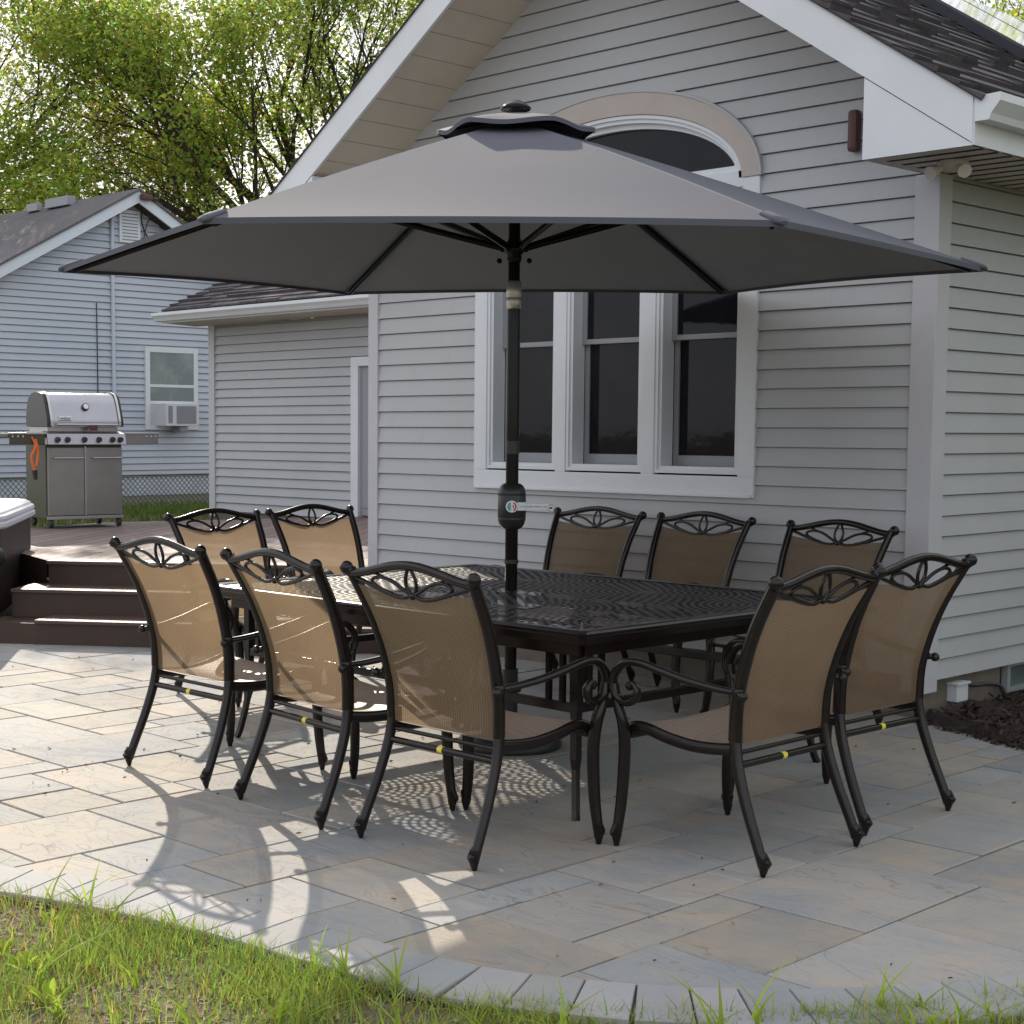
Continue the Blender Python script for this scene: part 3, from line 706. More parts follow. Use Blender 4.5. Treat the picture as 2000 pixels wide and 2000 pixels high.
m=MB(); m.tube(cat([(NX_+.08,6.85,5.0),(NX_+.07,6.62,4.93),(NX_+.05,6.48,4.80),(NX_+.04,6.47,4.5),(NX_+.04,6.475,2),(NX_+.04,6.485,.6)],8),.032,8); W(m.build('conduit',M_conduit,nb))
m=MB(); m.tube([(NX_+.03,6.18,3.4),(NX_+.03,6.19,1.7)],.008,5); m.tube(cat([(NX_+.2,6.95,5.0),(NX_+.1,6.98,4.85),(NX_+.08,7.0,4.68),(NX_+.06,7.1,4.5),(NX_+.05,7.3,4.4)]),.012,5); m.tube(cat([(NX_+.1,7.3,4.8),(NX_+.05,7.15,4.75),(NX_+.05,7.05,4.45)]),.008,5); m.tube(cat([(NX_+.2,7.05,4.98),(NX_+.25,7.4,4.72),(NX_+.2,7.75,4.5)]),.008,5); W(m.build('cable',M_cable,nb))
m=MB(); m.box((NX_+.31,6.80,5.0),(NX_+.42,6.98,5.09),.02); m.ball((NX_+.2,7.32,4.80),.05); m.ball((NX_+.38,7.05,5.03),.035); W(m.build('floodlight',M_maroon,nb))
# window with air conditioner
m=MB(); y0,y1,z0,z1=7.065,8.09,1.44,2.76; t=.085
m.box((NX_+.0,y0,z0),(NX_+.05,y0+t,z1),.004); m.box((NX_+.0,y1-t,z0),(NX_+.05,y1,z1),.004); m.box((NX_+.0,y0+t,z1-t),(NX_+.05,y1-t,z1),.004); m.box((NX_+.0,y0+t,z0),(NX_+.05,y1-t,z0+.06),.004); m.box((NX_+.0,y0+t,2.12),(NX_+.045,y1-t,2.165),.004); m.box((NX_+.0,y0+t,1.85),(NX_+.045,y1-t,1.90),.004)
nw=W(m.build('window',M_frame,nb))
m=MB(); m.box((NX_+.015,y0+t,1.88),(NX_+.034,y1-t,z1-t)); m.box((NX_+.034,y0+t,2.50),(NX_+.036,y1-t,z1-t)); W(m.build('pane',M_glass2,nw))
m=MB(); m.box((NX_+.015,y0+t,z0+.06),(NX_+.034,y1-t,1.85)); m.box((NX_+.02,7.25,1.50),(NX_+.33,7.90,1.86),.01); ac=W(m.build('air_conditioner',M_ac,nb))
m=MB(); m.box((NX_+.331,7.30,1.55),(NX_+.336,7.38,1.82)); m.box((NX_+.331,7.46,1.54),(NX_+.336,7.84,1.82)); W(m.build('grille',M_grille,ac))
m=MB(); m.box((NX_+.02,7.55,1.40),(NX_+.30,7.70,1.49),.02); W(m.build('bracket',M_grille,nb))

# ------------------------------------------------------------------ deck
dk=tag(empty('deck',(-6,0,0)),'raised brown composite deck with three wide steps beside the house','deck')
def K(o): o.matrix_parent_inverse=Matrix.Translation((6,0,0)); return o
poly=[(-4.1,.04),(-4.12,4.15),(-9.0,4.15),(-9.85,1.5),(-9.15,-.55),(-6.045,-1.416)]
ee=Vector((.8,.6,0)); nn=Vector((.6,-.8,0))
m=MB(); s=-10.5
while s<0:
    bw_=.14; q=[]
    for (a,b2) in ((s,-9),(s+bw_-.006,-9),(s+bw_-.006,4),(s,4)): p=ee*a+nn*b2; q.append((p.x,p.y))
    q2=clip_convex(q,poly)
    if len(q2)<3: q2=clip_convex(q[::-1],poly)
    if len(q2)>2:
        v=rnd.uniform(.85,1.12); c_=(v,v*rnd.uniform(.97,1.0),v)
        m.poly([(x,y,.5) for x,y in q2],False,c_)
    s+=bw_
if len(m.f)<5:
    print('DECK CLIP PROBLEM',len(m.f))
K(m.build('decking',M_deckc,dk))
def fr(s_,o_,z_): p=ee*s_+nn*o_; return (p.x,p.y,z_)
def blk(m,s0,s1,o0,o1,z0,z1,bev=0):
    R=Matrix((( .8,.6,0,0),(.6,-.8,0,0),(0,0,1,0),(0,0,0,1)))
    b=MB(); b.box((s0,o0,z0),(s1,o1,z1),bev); vs=[R@Vector(p) for p in b.v]; m.add(vs,[tuple(reversed(f)) for f in b.f])
m=MB(); blk(m,-5.69,-3.26,-2.62,-2.50,.0,.475); K(m.build('riser',M_riser,dk))
m=MB(); blk(m,-5.80,-2.80,-2.50,-2.10,.0,.31); K(m.build('riser',M_riser,dk))
m=MB(); blk(m,-9.5,-2.55,-2.10,-1.73,.0,.143); K(m.build('riser',M_riser,dk))
m=MB(); blk(m,-5.70,-3.25,-2.64,-2.476,.476,.503,.004); K(m.build('tread',M_nose,dk))
m=MB(); blk(m,-5.80,-2.80,-2.499,-2.075,.311,.336,.004); K(m.build('tread',M_nose,dk))
m=MB(); blk(m,-5.47,-2.55,-2.10,-1.70,.144,.169,.004); K(m.build('tread',M_nose,dk))
m=MB()
for a,b2 in (((-9.0,4.14),(-9.85,1.5)),((-9.85,1.5),(-9.15,-.55)),((-9.15,-.55),(-6.1,-1.40))):
    m.poly([(a[0],a[1],0),(b2[0],b2[1],0),(b2[0],b2[1],.49),(a[0],a[1],.49)])
K(m.build('skirt',M_riser,dk))

# ------------------------------------------------------------------ hot tub
tb_=tag(empty('hot_tub',(-5.77,-1.98,.17)),'dark brown hot tub with white rim standing on the lower deck step','hot tub')
u1=Vector((-.6,-.8,0)); u2=Vector((-.8,.6,0)); O=Vector((-5.62,-1.78,.17))
def rbox(m,L1,L2,z0,z1,rad,o=0,n=6):
    pts=[]
    for (cx_,cy_,a0) in ((rad,rad,pi),(L1-rad,rad,1.5*pi),(L1-rad,L2-rad,0),(rad,L2-rad,.5*pi)):
        for k in range(n+1): a=a0+pi/2*k/n; pts.append((cx_+(rad+o)*cos(a),cy_+(rad+o)*sin(a)))
    P=[u1*a+u2*b_ for a,b_ in pts]; N_=len(P)
    m.add([(p.x,p.y,z0) for p in P]+[(p.x,p.y,z1) for p in P],[(k,(k+1)%N_,N_+(k+1)%N_,N_+k) for k in range(N_)],True)
    return P
m=MB(); rbox(m,2.1,2.1,.0,.60,.18); 
for k in range(12):
    p=u1*(.25+k*.15); m.box((p.x-.004,p.y-.004,.02),(p.x+.004,p.y+.004,.59))
m.build('shell',M_tub,tb_)
m=MB(); zs=[(.585,.03),(.60,.045),(.625,.045),(.635,.03),(.655,.04),(.675,.035),(.685,.015),(.70,.005),(.715,-.03),(.72,-.1)]
for (za,oa),(zb,ob) in zip(zs,zs[1:]):
    P1=[];P2=[]
    A_=MB(); pa=rbox(A_,2.1,2.1,0,0,.22,oa); pb=rbox(A_,2.1,2.1,0,0,.22,ob); n_=len(pa)
    m.add([(p.x,p.y,za) for p in pa]+[(p.x,p.y,zb) for p in pb],[(k,(k+1)%n_,n_+(k+1)%n_,n_+k) for k in range(n_)],True)
A_=MB(); pa=rbox(A_,2.1,2.1,0,0,.22,-.1); m.poly([(p.x,p.y,.72) for p in pa]); m.build('rim',M_tubcover,tb_)
m=MB(); p=u2*.03+u1*.03; m.ball((p.x,p.y,.40),.085,12,(1,1,1)); m.build('handle',M_plastic,tb_)
m=MB(); p=u1*.62-u2*.015; m.ball((p.x,p.y,.34),.03,8); m.build('knob',M_cable,tb_)

# ------------------------------------------------------------------ grill (local: x across, -y front)
gr=tag(empty('gas_grill',(-9.43,0.90,.503),radians(81)),'stainless steel gas grill with closed lid and side shelves on the deck','grill')
Wg,Dg=.39,.27
m=MB(); m.box((-Wg,-Dg+.03,.09),(Wg,Dg,.80),.008); m.build('cabinet',M_golive,gr)
for sx in (-1,1):
    m=MB(); a,b2=(-Wg+.01,-.012) if sx<0 else (.012,Wg-.01)
    m.box((a,-Dg-.0,.12),(b2,-Dg+.028,.77),.006); d_=m.build('door',M_steelD,gr)
    m=MB(); m.tube([(a+.05,-Dg-.04,.67),(b2-.02,-Dg-.04,.67)],.010,8); m.tube([(a+.06,-Dg,.67),(a+.06,-Dg-.04,.67)],.006,6); m.tube([(b2-.03,-Dg,.67),(b2-.03,-Dg-.04,.67)],.006,6); m.build('handle',M_steel,d_)
m=MB(); m.box((-Wg,-Dg-.005,.085),(Wg,-Dg+.02,.115),.003); m.box((-.009,-Dg-.002,.12),(.009,-Dg+.02,.78)); m.build('frame',M_steel,gr)
m=MB(); m.add([(-Wg-.01,-Dg-.06,.80),(Wg+.01,-Dg-.06,.80),(Wg+.01,-Dg-.035,.90),(-Wg-.01,-Dg-.035,.90),(-Wg-.01,-Dg+.09,.925),(Wg+.01,-Dg+.09,.925),(-Wg-.01,Dg,.80),(Wg+.01,Dg,.80),(-Wg-.01,Dg,.925),(Wg+.01,Dg,.925)],[(0,1,2,3),(3,2,5,4),(0,6,7,1),(4,5,9,8),(0,3,4,8,6),(1,7,9,5,2),(6,8,9,7)])
cp_=m.build('control_panel',M_steel,gr)
for k,x in enumerate((-.30,-.20,-.03,.12,.26,.34)):
    m=MB(); m.lathe((x,-Dg-.085,.845),[(.020,0),(.026,.012),(.028,.04)],12,'y'); m.build('knob',M_gblk,cp_)
# lid
def lidprof():
    pts=[]
    for k in range(13):
        a=pi*k/12; pts.append((-.02- (Dg+.0)*cos(a)*1.0, 1.0+.28*max(0,sin(a))**.75))
    return pts
pr=[(-Dg-.01,.965),(-Dg-.005,1.02),(-Dg+.03,1.12),(-Dg+.075,1.22),(-Dg+.13,1.275),(-.04,1.292),(.10,1.285),(.20,1.23),(.25,1.10),(.26,.965)]
m=MB(); pc=[(p[0],p[1]) for p in cat([(a,b_,0) for a,b_ in pr],4)]
rows=[[(x,y,z_) for y,z_ in pc] for x in (-.345,.355)]
m.sheet(rows); m.build('lid',M_steel,gr)
lid=gr.children[-1]
for x0_,x1_,mt in ((-.385,-.345,M_gblk),(.355,.395,M_gblk)):
    m=MB(); m.sheet([[(x,y*1.0+ (0),z_+.003) for y,z_ in pc] for x in (x0_,x1_)]); m.poly([(x0_,y,z_+.003) for y,z_ in pc]); m.poly([(x1_,y,z_+.003) for y,z_ in reversed(pc)]); m.build('end_cap',mt,lid)
for x in (-.345,.352):
    m=MB(); m.sheet([[(x+dx,y*1.02-.004,z_+.012) for y,z_ in pc] for dx in (-.008,.014)]); m.build('edge_band',M_silver,lid)
m=MB(); m.tube([(-.30,-Dg-.045,.985),(.32,-Dg-.045,.985)],.013,10); 
for x in (-.26,.28): m.tube([(x,-Dg-.0,.985),(x,-Dg-.045,.985)],.008,6)
m.build('handle',M_steel,lid)
m=MB(); nrm_=Vector((0,-.92,.38)); c0=Vector((.02,-Dg+.035,1.155)); m.tube([c0,c0+nrm_*.018],[.036,.034],20); th=m.build('thermometer',M_gblk,lid)
m=MB(); m.tube([c0+nrm_*.0185,c0+nrm_*.021],[.026,.026],20); m.build('dial',M_white,th)
m=MB(); m.box((.03,-Dg-.075,.93),(.10,-Dg-.03,.985),.01); m.build('grip',M_maroon,gr)
# name plate on the lid
m=MB(); R_=Matrix.Translation((-.20,-Dg+.0,1.045))@Matrix.Rotation(radians(-18),4,'X'); m.box((-.065,-.010,-.022),(.065,0,.022),.004,M=R_); bp_=m.build('badge',M_silver,lid)
def text(body,size,mtx,mtl,parent,name='lettering',ext=.001):
    cu=bpy.data.curves.new(name,'FONT'); cu.body=body; cu.size=size; cu.extrude=ext; cu.align_x='CENTER'; cu.align_y='CENTER'
    o=bpy.data.objects.new(name,cu); COL.objects.link(o); dg=bpy.context.evaluated_depsgraph_get(); me=bpy.data.meshes.new_from_object(o.evaluated_get(dg))
    bpy.data.objects.remove(o); me.transform(mtx); me.materials.clear(); me.materials.append(mtl); q=bpy.data.objects.new(name,me); COL.objects.link(q); q.parent=parent; return q
text('weber',.045,R_@Matrix.Translation((0,-.0115,-.002))@Matrix.Rotation(radians(90),4,'X'),M_cable,bp_)
# firebox band, shelves
m=MB(); m.box((-.355,-Dg+.06,.92),(.365,Dg-.02,.968),.004); m.build('firebox',M_steel,gr)
for sx in (-1,1):
    x0_,x1_=(-Wg-.38,-Wg-.012) if sx<0 else (Wg+.012,Wg+.38)
    m=MB(); m.box((x0_,-Dg+.0,.865),(x1_,Dg-.03,.905),.008); m.box((x0_+.01,-Dg-.02,.80),(x1_-.01,-Dg-.001,.905),.004); sh=m.build('side_shelf',M_golive if sx<0 else M_steelD,gr)
    m=MB(); m.box((x0_,-Dg-.03,.895),(x1_,-Dg-.005,.912),.003); 
    m.build('trim',M_steel,sh)
    for k in range(3):
        m=MB(); xx=(x0_+.04+k*.05) if sx<0 else (x1_-.04-k*.05); m.ball((xx,-Dg-.025,.875),.008,6); m.build('hook',M_white,sh)
for (x,y) in ((-Wg+.05,-Dg+.05),(Wg-.03,-Dg+.05),(Wg-.05,Dg-.06),(-Wg+.05,Dg-.06)):
    m=MB(); m.lathe((x-.018,y,.048),[(.030,0),(.046,.004),(.046,.032),(.03,.036)],16,'x'); m.box((x-.02,y-.01,.05),(x+.02,y+.01,.10)); m.build('wheel',M_gblk,gr)
# orange utensil hanging from the shelf: a thing of its own
ot=empty('grill_brush',(-9.43,0.90,.503),radians(81)); tag(ot,'orange and black grill brush hanging from the left side shelf of the grill','grill brush')
m=MB(); x=-Wg-.16; m.tube(cat([(x,-Dg-.035,.87),(x+.03,-Dg-.05,.78),(x-.005,-Dg-.04,.68),(x+.02,-Dg-.045,.55)]),[.009]*6+[.014]*13,8); m.tube(cat([(x+.03,-Dg-.05,.85),(x+.055,-Dg-.05,.72),(x+.04,-Dg-.05,.60)]),.014,6); m.build('handle',M_orange,ot)
m=MB(); m.tube([(x+.02,-Dg-.045,.56),(x+.03,-Dg-.045,.47)],[.025,.018],8); m.build('brush_head',M_gblk,ot)

# ------------------------------------------------------------------ chain link fence
fe=tag(empty('chain_link_fence',(-13.6,3,0)),'low chain link fence on the grass between the deck and the neighbouring house','fence')
FX=-13.6
m=MB(); zt=.84; st=.075; ya,yb=-2.2,6.6; n=int((yb-ya)/st); h_=.52; kk=int(h_/st)
for i in range(n):
    for sg in (1,-1):
        y0_=ya+i*st
        m.tube([(FX,y0_,.32),(FX+.004*sg,y0_+sg*h_,zt)],.0058,3,caps=False,smooth=False)
W2=lambda o:(setattr(o,'matrix_parent_inverse',Matrix.Translation((13.6,-3,0))),o)[1]
W2(m.build('wire_mesh',M_fence,fe))
m=MB(); m.tube([(FX,ya,zt+.005),(FX,yb,zt+.005)],.016,8); W2(m.build('top_rail',M_steelD,fe))
for y in (-1.5,1.2,3.9,6.3):
    m=MB(); m.tube([(FX-.03,y,-.05),(FX-.03,y,zt+.05)],.025,8); m.ball((FX-.03,y,zt+.06),.03,8); W2(m.build('post',M_cable,fe))

# ------------------------------------------------------------------ chair
def make_chair():
    root=empty('patio_chair')
    fab=[]
    for sx in (-1,1):
        # rear leg and back post
        leg=[(.285,-.005,.030),(.283,.018,.09),(.276,.072,.22),(.269,.112,.34),(.265,.128,.425)]
        post=[(.265,.128,.425),(.268,.122,.55),(.276,.092,.68),(.288,.043,.81),(.300,-.018,.925),(.305,-.040,.962)]
        m=MB(); L1=cat([(sx*a,b_,c) for a,b_,c in leg],5); m.tube(L1,[.0168+.003*k/len(L1) for k in range(len(L1))],8,flat=(1.1,.95),up=(0,1,0)); 
        m.tube([(sx*.286,.004,.075),(sx*.286,-.010,.048),(sx*.286,-.020,.044),(sx*.286,-.030,.052)],[.018,.021,.017,.009],8); m.tube([(sx*.286,-.006,.05),(sx*.286,-.006,.022),(sx*.286,-.004,.0)],[.020,.015,.008],8); m.build('leg',M_black,root)
        m=MB(); L1=cat([(sx*a,b_,c) for a,b_,c in post],6); m.tube(L1,[.0205-.003*k/len(L1) for k in range(len(L1))],8,flat=(1.25,.85),up=(0,1,0))
        # side bead groove and finial
        m.tube([(sx*.300,-.036,.950),(sx*.312,-.046,.964)],[.020,.021],10); m.ball((sx*.316,-.048,.968),.0245,12);  m.build('back_post',M_black,root)
        # arm rest with scroll
        arm=[(.280,.110,.592),(.296,.180,.598),(.318,.290,.616),(.334,.390,.640),(.342,.470,.658),(.345,.530,.652),(.345,.572,.615),(.345,.582,.570),(.345,.558,.527),(.345,.515,.515),(.345,.482,.535),(.345,.478,.567),(.345,.500,.585)]
        m=MB(); L1=cat([(sx*a,b_,c) for a,b_,c in arm],5); n_=len(L1); m.tube(L1,[.0125+.004*sin(pi*k/n_) for k in range(n_)],8,flat=(.9,1.25))
        m.ball((sx*.345,.508,.574),.017,8); m.ball((sx*.302,.078,.585),.018,8); m.tube([(sx*.272,.118,.590),(sx*.302,.082,.585)],.012,8); m.lathe((sx*.279,.112,.575),[(.020,0),(.024,.012),(.020,.030)],10); m.build('armrest',M_black,root)
        # front leg
        fl_=[(.345,.575,.575),(.343,.560,.50),(.334,.545,.44),(.318,.548,.36),(.312,.556,.26),(.316,.562,.15),(.328,.566,.06),(.332,.567,.025)]
        m=MB(); L1=cat([(sx*a,b_,c) for a,b_,c in fl_],5); n_=len(L1); m.tube(L1,[.016+.006*sin(pi*min(1,k/n_*1.05)) for k in range(n_)],8,flat=(1.15,.95),up=(1,0,0))
        m.tube([(sx*.330,.562,.075),(sx*.338,.572,.045),(sx*.350,.580,.044)],[.019,.018,.009],8); m.tube([(sx*.332,.567,.04),(sx*.332,.567,.0)],[.019,.009],8); m.build('leg',M_black,root)
    # top rail
    def topz(u): return .950+.045*(.5+.5*cos(pi*u))**.85
    m=MB(); L1=[(.302*u,-.041-.10*(topz(u)-.95)*1.2,topz(u)) for u in [k/16-1 for k in range(33)]]
    m.tube(L1,.0160,8,flat=(1.0,.85),up=(0,0,1)); m.build('top_rail',M_black,root)
    # fretwork in the plane of the back
    def yb(z_): return -.018-.55*(z_-.925)*.35-.012
    def fp(x,z_):
        return (x,yb(z_),z_)
    m=MB(); r_=.0062
    for sx in (-1,1):
        def c3(pts,rr=r_): m.tube(cat([fp(sx*a,b_) for a,b_ in pts],5),rr,6)
        c3([(.290,.938),(.235,.922),(.165,.902),(.10,.886),(.05,.881),(.006,.893)],.0078)
        c3([(.008,.893),(.045,.910),(.090,.932),(.140,.944),(.185,.940),(.198,.925),(.160,.905),(.100,.889)],.0068)
        c3([(.135,.945),(.180,.958),(.215,.958)],.0055)
        c3([(.0,.888),(.022,.915),(.024,.948),(.006,.985)],.0066)
    m.ball(fp(0,.889),.013,8); m.build('fretwork',M_black,root)
    # back sling
    post=cat([(.265,.128,.425),(.268,.122,.55),(.276,.092,.68),(.288,.043,.81),(.300,-.018,.925)],5)
    rows=[]
    pl=[p for p in post if p.z<=.935]
    N1=len(pl); NU=13
    for i,p in enumerate(pl):
        t=i/(N1-1); row=[]
        for k in range(NU):
            u=-1+2*k/(NU-1); z_=p.z-.0; 
            dip=.026*(1-abs(u))**.8
            z2=.415+(z_-.425)*( (.912-dip-.415)/(.925-.425)); 
            # y at that height following the post
            row.append((u*(p.x-.014),p.y-.004-.012*(1-u*u)*sin(pi*min(1,t+.05)),z2))
        rows.append(row)
    m=MB(); m.sheet(rows); bs=m.build('backrest',M_sling,root)
    # seat sling between curved rails
    sp_=[(.120,.412),(.20,.402),(.30,.400),(.40,.414),(.47,.432),(.52,.436),(.552,.418),(.562,.398)]
    SP=[(p[0],p[1]) for p in cat([(a,b_,0) for a,b_ in sp_],4)]
    rows=[]
    for i,(y,z_) in enumerate(SP):
        t=i/(len(SP)-1); row=[]
        for k in range(11):
            u=-1+2*k/10; row.append((u*(.255+.035*t),y,z_-.014*(1-u*u)*sin(pi*t)**.6))
        rows.append(row)
    m=MB(); m.sheet(rows); m.build('seat',M_seat,root)
    m=MB()
    for sx in (-1,1): m.tube([(sx*(.262+.036*i/(len(SP)-1)),y,z_-.012) for i,(y,z_) in enumerate(SP)],.015,8,flat=(1.45,.8),up=(0,0,1))
    m.tube([(-.30,.548,.392),(.30,.548,.392)],.015,8); m.tube([(-.262,.30,.372),(.262,.30,.372)],.010,6); m.build('seat_frame',M_black,root)
    m=MB(); m.tube([(-.268,.116,.345),(.268,.116,.345)],.0125,10); cb=m.build('crossbar',M_black,root)
    m=MB(); m.tube([(-.012,.116,.345),(.012,.116,.345)],.0130,10); m.build('sticker',M_yellow,cb)
    m=MB(); 
    for z_ in (.385,): m.tube([(-.262,.125,z_),(.262,.125,z_)],.008,6)
    m.build('rear_rail',M_black,root)
    return root
CH=make_chair()
chairs=[ # x,y of midpoint of the rear feet, facing angle of +y axis, label
 (-1.455,-3.600,-1,'tan sling patio chair leftmost in the near row, in full sun'),
 (-.628,-3.662,-7,'tan sling patio chair in the middle of the near row, half in sun'),
 (.125,-3.672,-1,'tan sling patio chair in shade, right end of the near row'),
 (1.09,-2.75,90,'tan sling patio chair on the right end of the table, nearer of the two'),
 (1.04,-2.02,88,'tan sling patio chair on the right end of the table, farther, by the house corner'),
 (-1.99,-.20,181,'tan sling patio chair by the siding, left one of three under the window'),
 (-1.24,-.20,177,'tan sling patio chair by the siding, middle one of three under the window'),
 (-.32,-.33,174,'tan sling patio chair by the siding, right one of three, right of the window'),
 (-3.16,-2.05,-88,'tan sling patio chair on the left end of the table, nearer, before the deck steps'),
 (-3.22,-1.29,-90,'tan sling patio chair on the left end of the table, farther, near the house wall'),
]
for i,(x,y,a,lb) in enumerate(chairs):
    c=CH if i==0 else copy_tree(CH)
    c.location=(x,y,0); c.rotation_euler=(0,0,radians(a)); tag(c,lb,'chair',group='patio chairs around the dining table')

# ------------------------------------------------------------------ table
TX0,TX1,TY0,TY1=-2.03,.33,-3.0,-1.2; TZ=.725
tc_=((TX0+TX1)/2,(TY0+TY1)/2); tl,tw=(TX1-TX0)/2,(TY1-TY0)/2
tbl=tag(empty('dining_table',(tc_[0],tc_[1],0),radians(-1.2)),'large rectangular dark bronze cast metal patio table with pierced lattice top','table')
m=MB(); n=24; m.sheet([[(-tl+.05+(2*tl-.1)*i/n,-tw+.05+(2*tw-.1)*j/n,TZ-.003) for i in range(n+1)] for j in range(n+1)],False); m.build('table_top',M_lattice,tbl)
# moulded rim
def rimloop(e,z_,cl=.02):
    a,b_=tl+e,tw+e; return [(-a+cl,-b_,z_),(a-cl,-b_,z_),(a-cl*.3,-b_+cl*.3,z_),(a,-b_+cl,z_),(a,b_-cl,z_),(a-cl*.3,b_-cl*.3,z_),(a-cl,b_,z_),(-a+cl,b_,z_),(-a+cl*.3,b_-cl*.3,z_),(-a,b_-cl,z_),(-a,-b_+cl,z_),(-a+cl*.3,-b_+cl*.3,z_)]
m=MB(); pr=[(-.065,TZ-.006),(-.06,TZ+.001),(-.02,TZ+.003),(-.008,TZ),(-.002,TZ-.008),(-.006,TZ-.018),(-.016,TZ-.026),(-.022,TZ-.050),(-.040,TZ-.055),(-.060,TZ-.02)]
for (a,za),(b2,zb) in zip(pr,pr[1:]):
    A_,B_=rimloop(a,za),rimloop(b2,zb); n_=len(A_)
    m.add(A_+B_,[(k,(k+1)%n_,n_+(k+1)%n_,n_+k) for k in range(n_)],False)
m.build('rim',M_black,tbl)
m=MB()
for y in (-tw+.10,tw-.10): m.box((-tl+.1,y-.012,TZ-.105),(tl-.1,y+.012,TZ-.02),.003)
for x in (-tl+.10,tl-.10): m.box((x-.012,-tw+.115,TZ-.104),(x+.012,tw-.115,TZ-.021),.003)
m.tube([(-tl+.2,0,TZ-.03),(-.06,0,TZ-.03)],.02,6); m.tube([(.06,0,TZ-.03),(tl-.2,0,TZ-.03)],.02,6); m.build('apron',M_black,tbl)
for sx in (-1,1):
    for sy in (-1,1):
        m=MB(); bx,by=sx*(tl-.16),sy*(tw-.15)
        m.tube(cat([(bx,by,TZ-.10),(bx,by,.42),(bx+sx*.004,by+sy*.004,.22),(bx+sx*.03,by+sy*.03,.05),(bx+sx*.045,by+sy*.045,0)],5),[.026]*6+[.022]*5+[.016]*10,4,smooth=False)
        for (dx,dy) in ((-.07,0),(0,-.07),(-.14,0),(0,-.14)): m.tube([(bx+sx*dx,by+sy*dy,TZ-.10),(bx+sx*dx,by+sy*dy,.42)],.014,4,smooth=False)
        m.build('leg',M_black,tbl)
m=MB()
for y in (-tw+.15,tw-.15): m.box((-tl+.16,y-.014,.395),(tl-.16,y+.014,.43),.003)
for x in (-tl+.16,tl-.16): m.box((x-.014,-tw+.166,.396),(x+.014,tw-.166,.431),.003)
m.build('stretcher',M_black,tbl)

# ------------------------------------------------------------------ parasol
PX,PY=-.93,-2.06
um=tag(empty('patio_umbrella',(PX,PY,0)),'large grey six-sided market umbrella on a black pole through the table','umbrella')
V=[(0.641,-0.778,2.164),(-1.215,-0.033,2.222),(-2.846,-1.372,2.236),(-2.534,-3.415,2.197),(-0.572,-4.045,2.185),(0.952,-2.798,2.149)]
V=[Vector((a-PX,b_-PY,c)) for a,b_,c in V]
AP=Vector((0,0,2.835))
def ribpt(v,t,off=0):   # slight convex bow
    p=AP.lerp(v,t); p.z+=.012*sin(pi*t)+off; return p
def canopy(off,name,mtl):
    m=MB(); NU,NT=14,16
    for k in range(6):
        a,b_=V[k],V[(k+1)%6]; rows=[]
        for i in range(NT+1):
            t=.045+(1-.045)*i/NT; row=[]
            for j in range(NU+1):
                u=j/NU; pa,pb=ribpt(a,t,off),ribpt(b_,t,off); p=pa.lerp(pb,u); sg=4*u*(1-u)
                p.z-=.022*sg*t*(1-t**4); 
                inward=Vector((-p.x,-p.y,0)).normalized(); p+=inward*(.022*sg*t**6); p.z+=.012*sg*t**6
                if i==NT and off==0: pass
                row.append(p)
            rows.append(row)
        m.sheet(rows)
        if off==0:  # stitched hem
            hem=[Vector((p.x,p.y,p.z-.022)) for p in rows[-1]]; m.sheet([rows[-1],hem],True)
    return m.build(name,mtl,um)
canopy(0,'canopy',M_canvas); canopy(-.006,'canopy_lining',M_lining)
# vent tier: wavy skirt raised over the peak
m=MB(); rows=[]; NA_=72
for i in range(7):
    t=i/6; row=[]
    for j in range(NA_+1):
        a=2*pi*j/NA_; v0=atan2(V[0].y,V[0].x); hx=cos(pi/6)/cos(((a-v0)%(pi/3))-pi/6)
        R_=.03+(.325*hx**.8)*t; zz=2.860-.055*t-.022*t*t+.011*t*t*cos(6*(a-v0))+.005*t*t*sin(7*a+1)
        row.append((R_*cos(a),R_*sin(a),zz))
    rows.append(row)
m.sheet(rows); hem=[(x*1.005,y*1.005,z_-.020) for x,y,z_ in rows[-1]]; m.sheet([rows[-1],hem]); m.build('vent',M_canvas,um)
m=MB()
for k in range(6):
    d=V[k].copy(); d.z=0; d.normalize(); m.tube([Vector((0,0,2.845)),d*.30+Vector((0,0,2.795))],.006,6)
m.build('vent_frame',M_poleblk,um)
m=MB(); m.lathe((0,0,2.875),[(.066,0),(.070,.008),(.055,.022),(.035,.034),(.018,.042),(.006,.045)],20); m.build('finial',M_poleblk,um)
for k in range(6):
    v=V[k]; m=MB(); pts=[ribpt(v,t,-.024) for t in [.03+.945*i/12 for i in range(13)]]
    m.tube(pts,.0165,6,flat=(1.3,.75),up=(0,0,1)); m.build('rib',M_poleblk,um)
    m=MB(); d=Vector((v.x,v.y,0)).normalized(); a=d*.045+Vector((0,0,2.265)); b_=ribpt(v,.47,-.035); m.tube([a,b_],.0125,6,flat=(1.3,.8)); m.build('strut',M_poleblk,um)
    m=MB(); q=ribpt(v,1,-.004); dd=(q-ribpt(v,.9)).normalized(); m.tube([q-dd*.10,q-dd*.03,q+dd*.002,q+dd*.018],[.022,.026,.024,.012],10,flat=(.55,1.2),up=(0,0,1)); m.build('rib_pocket',M_canvas,um)
m=MB(); m.tube([(0,0,1.41),(0,0,1.995)],.0305,20); m.tube([(0,0,2.12),(0,0,2.86)],.0265,20); m.tube([(0,0,.10),(0,0,.86)],.028,20); m.tube([(0,0,.86),(0,0,1.41)],.029,20); m.build('pole',M_poleblk,um)
m=MB()
for z0_,z1_ in ((.845,.862),(1.345,1.352),(1.395,1.402)): m.tube([(0,0,z0_),(0,0,z1_)],.0325,20)
m.tube([(0,0,1.352),(0,0,1.395)],.0315,20); m.build('collar',M_plastic,um)
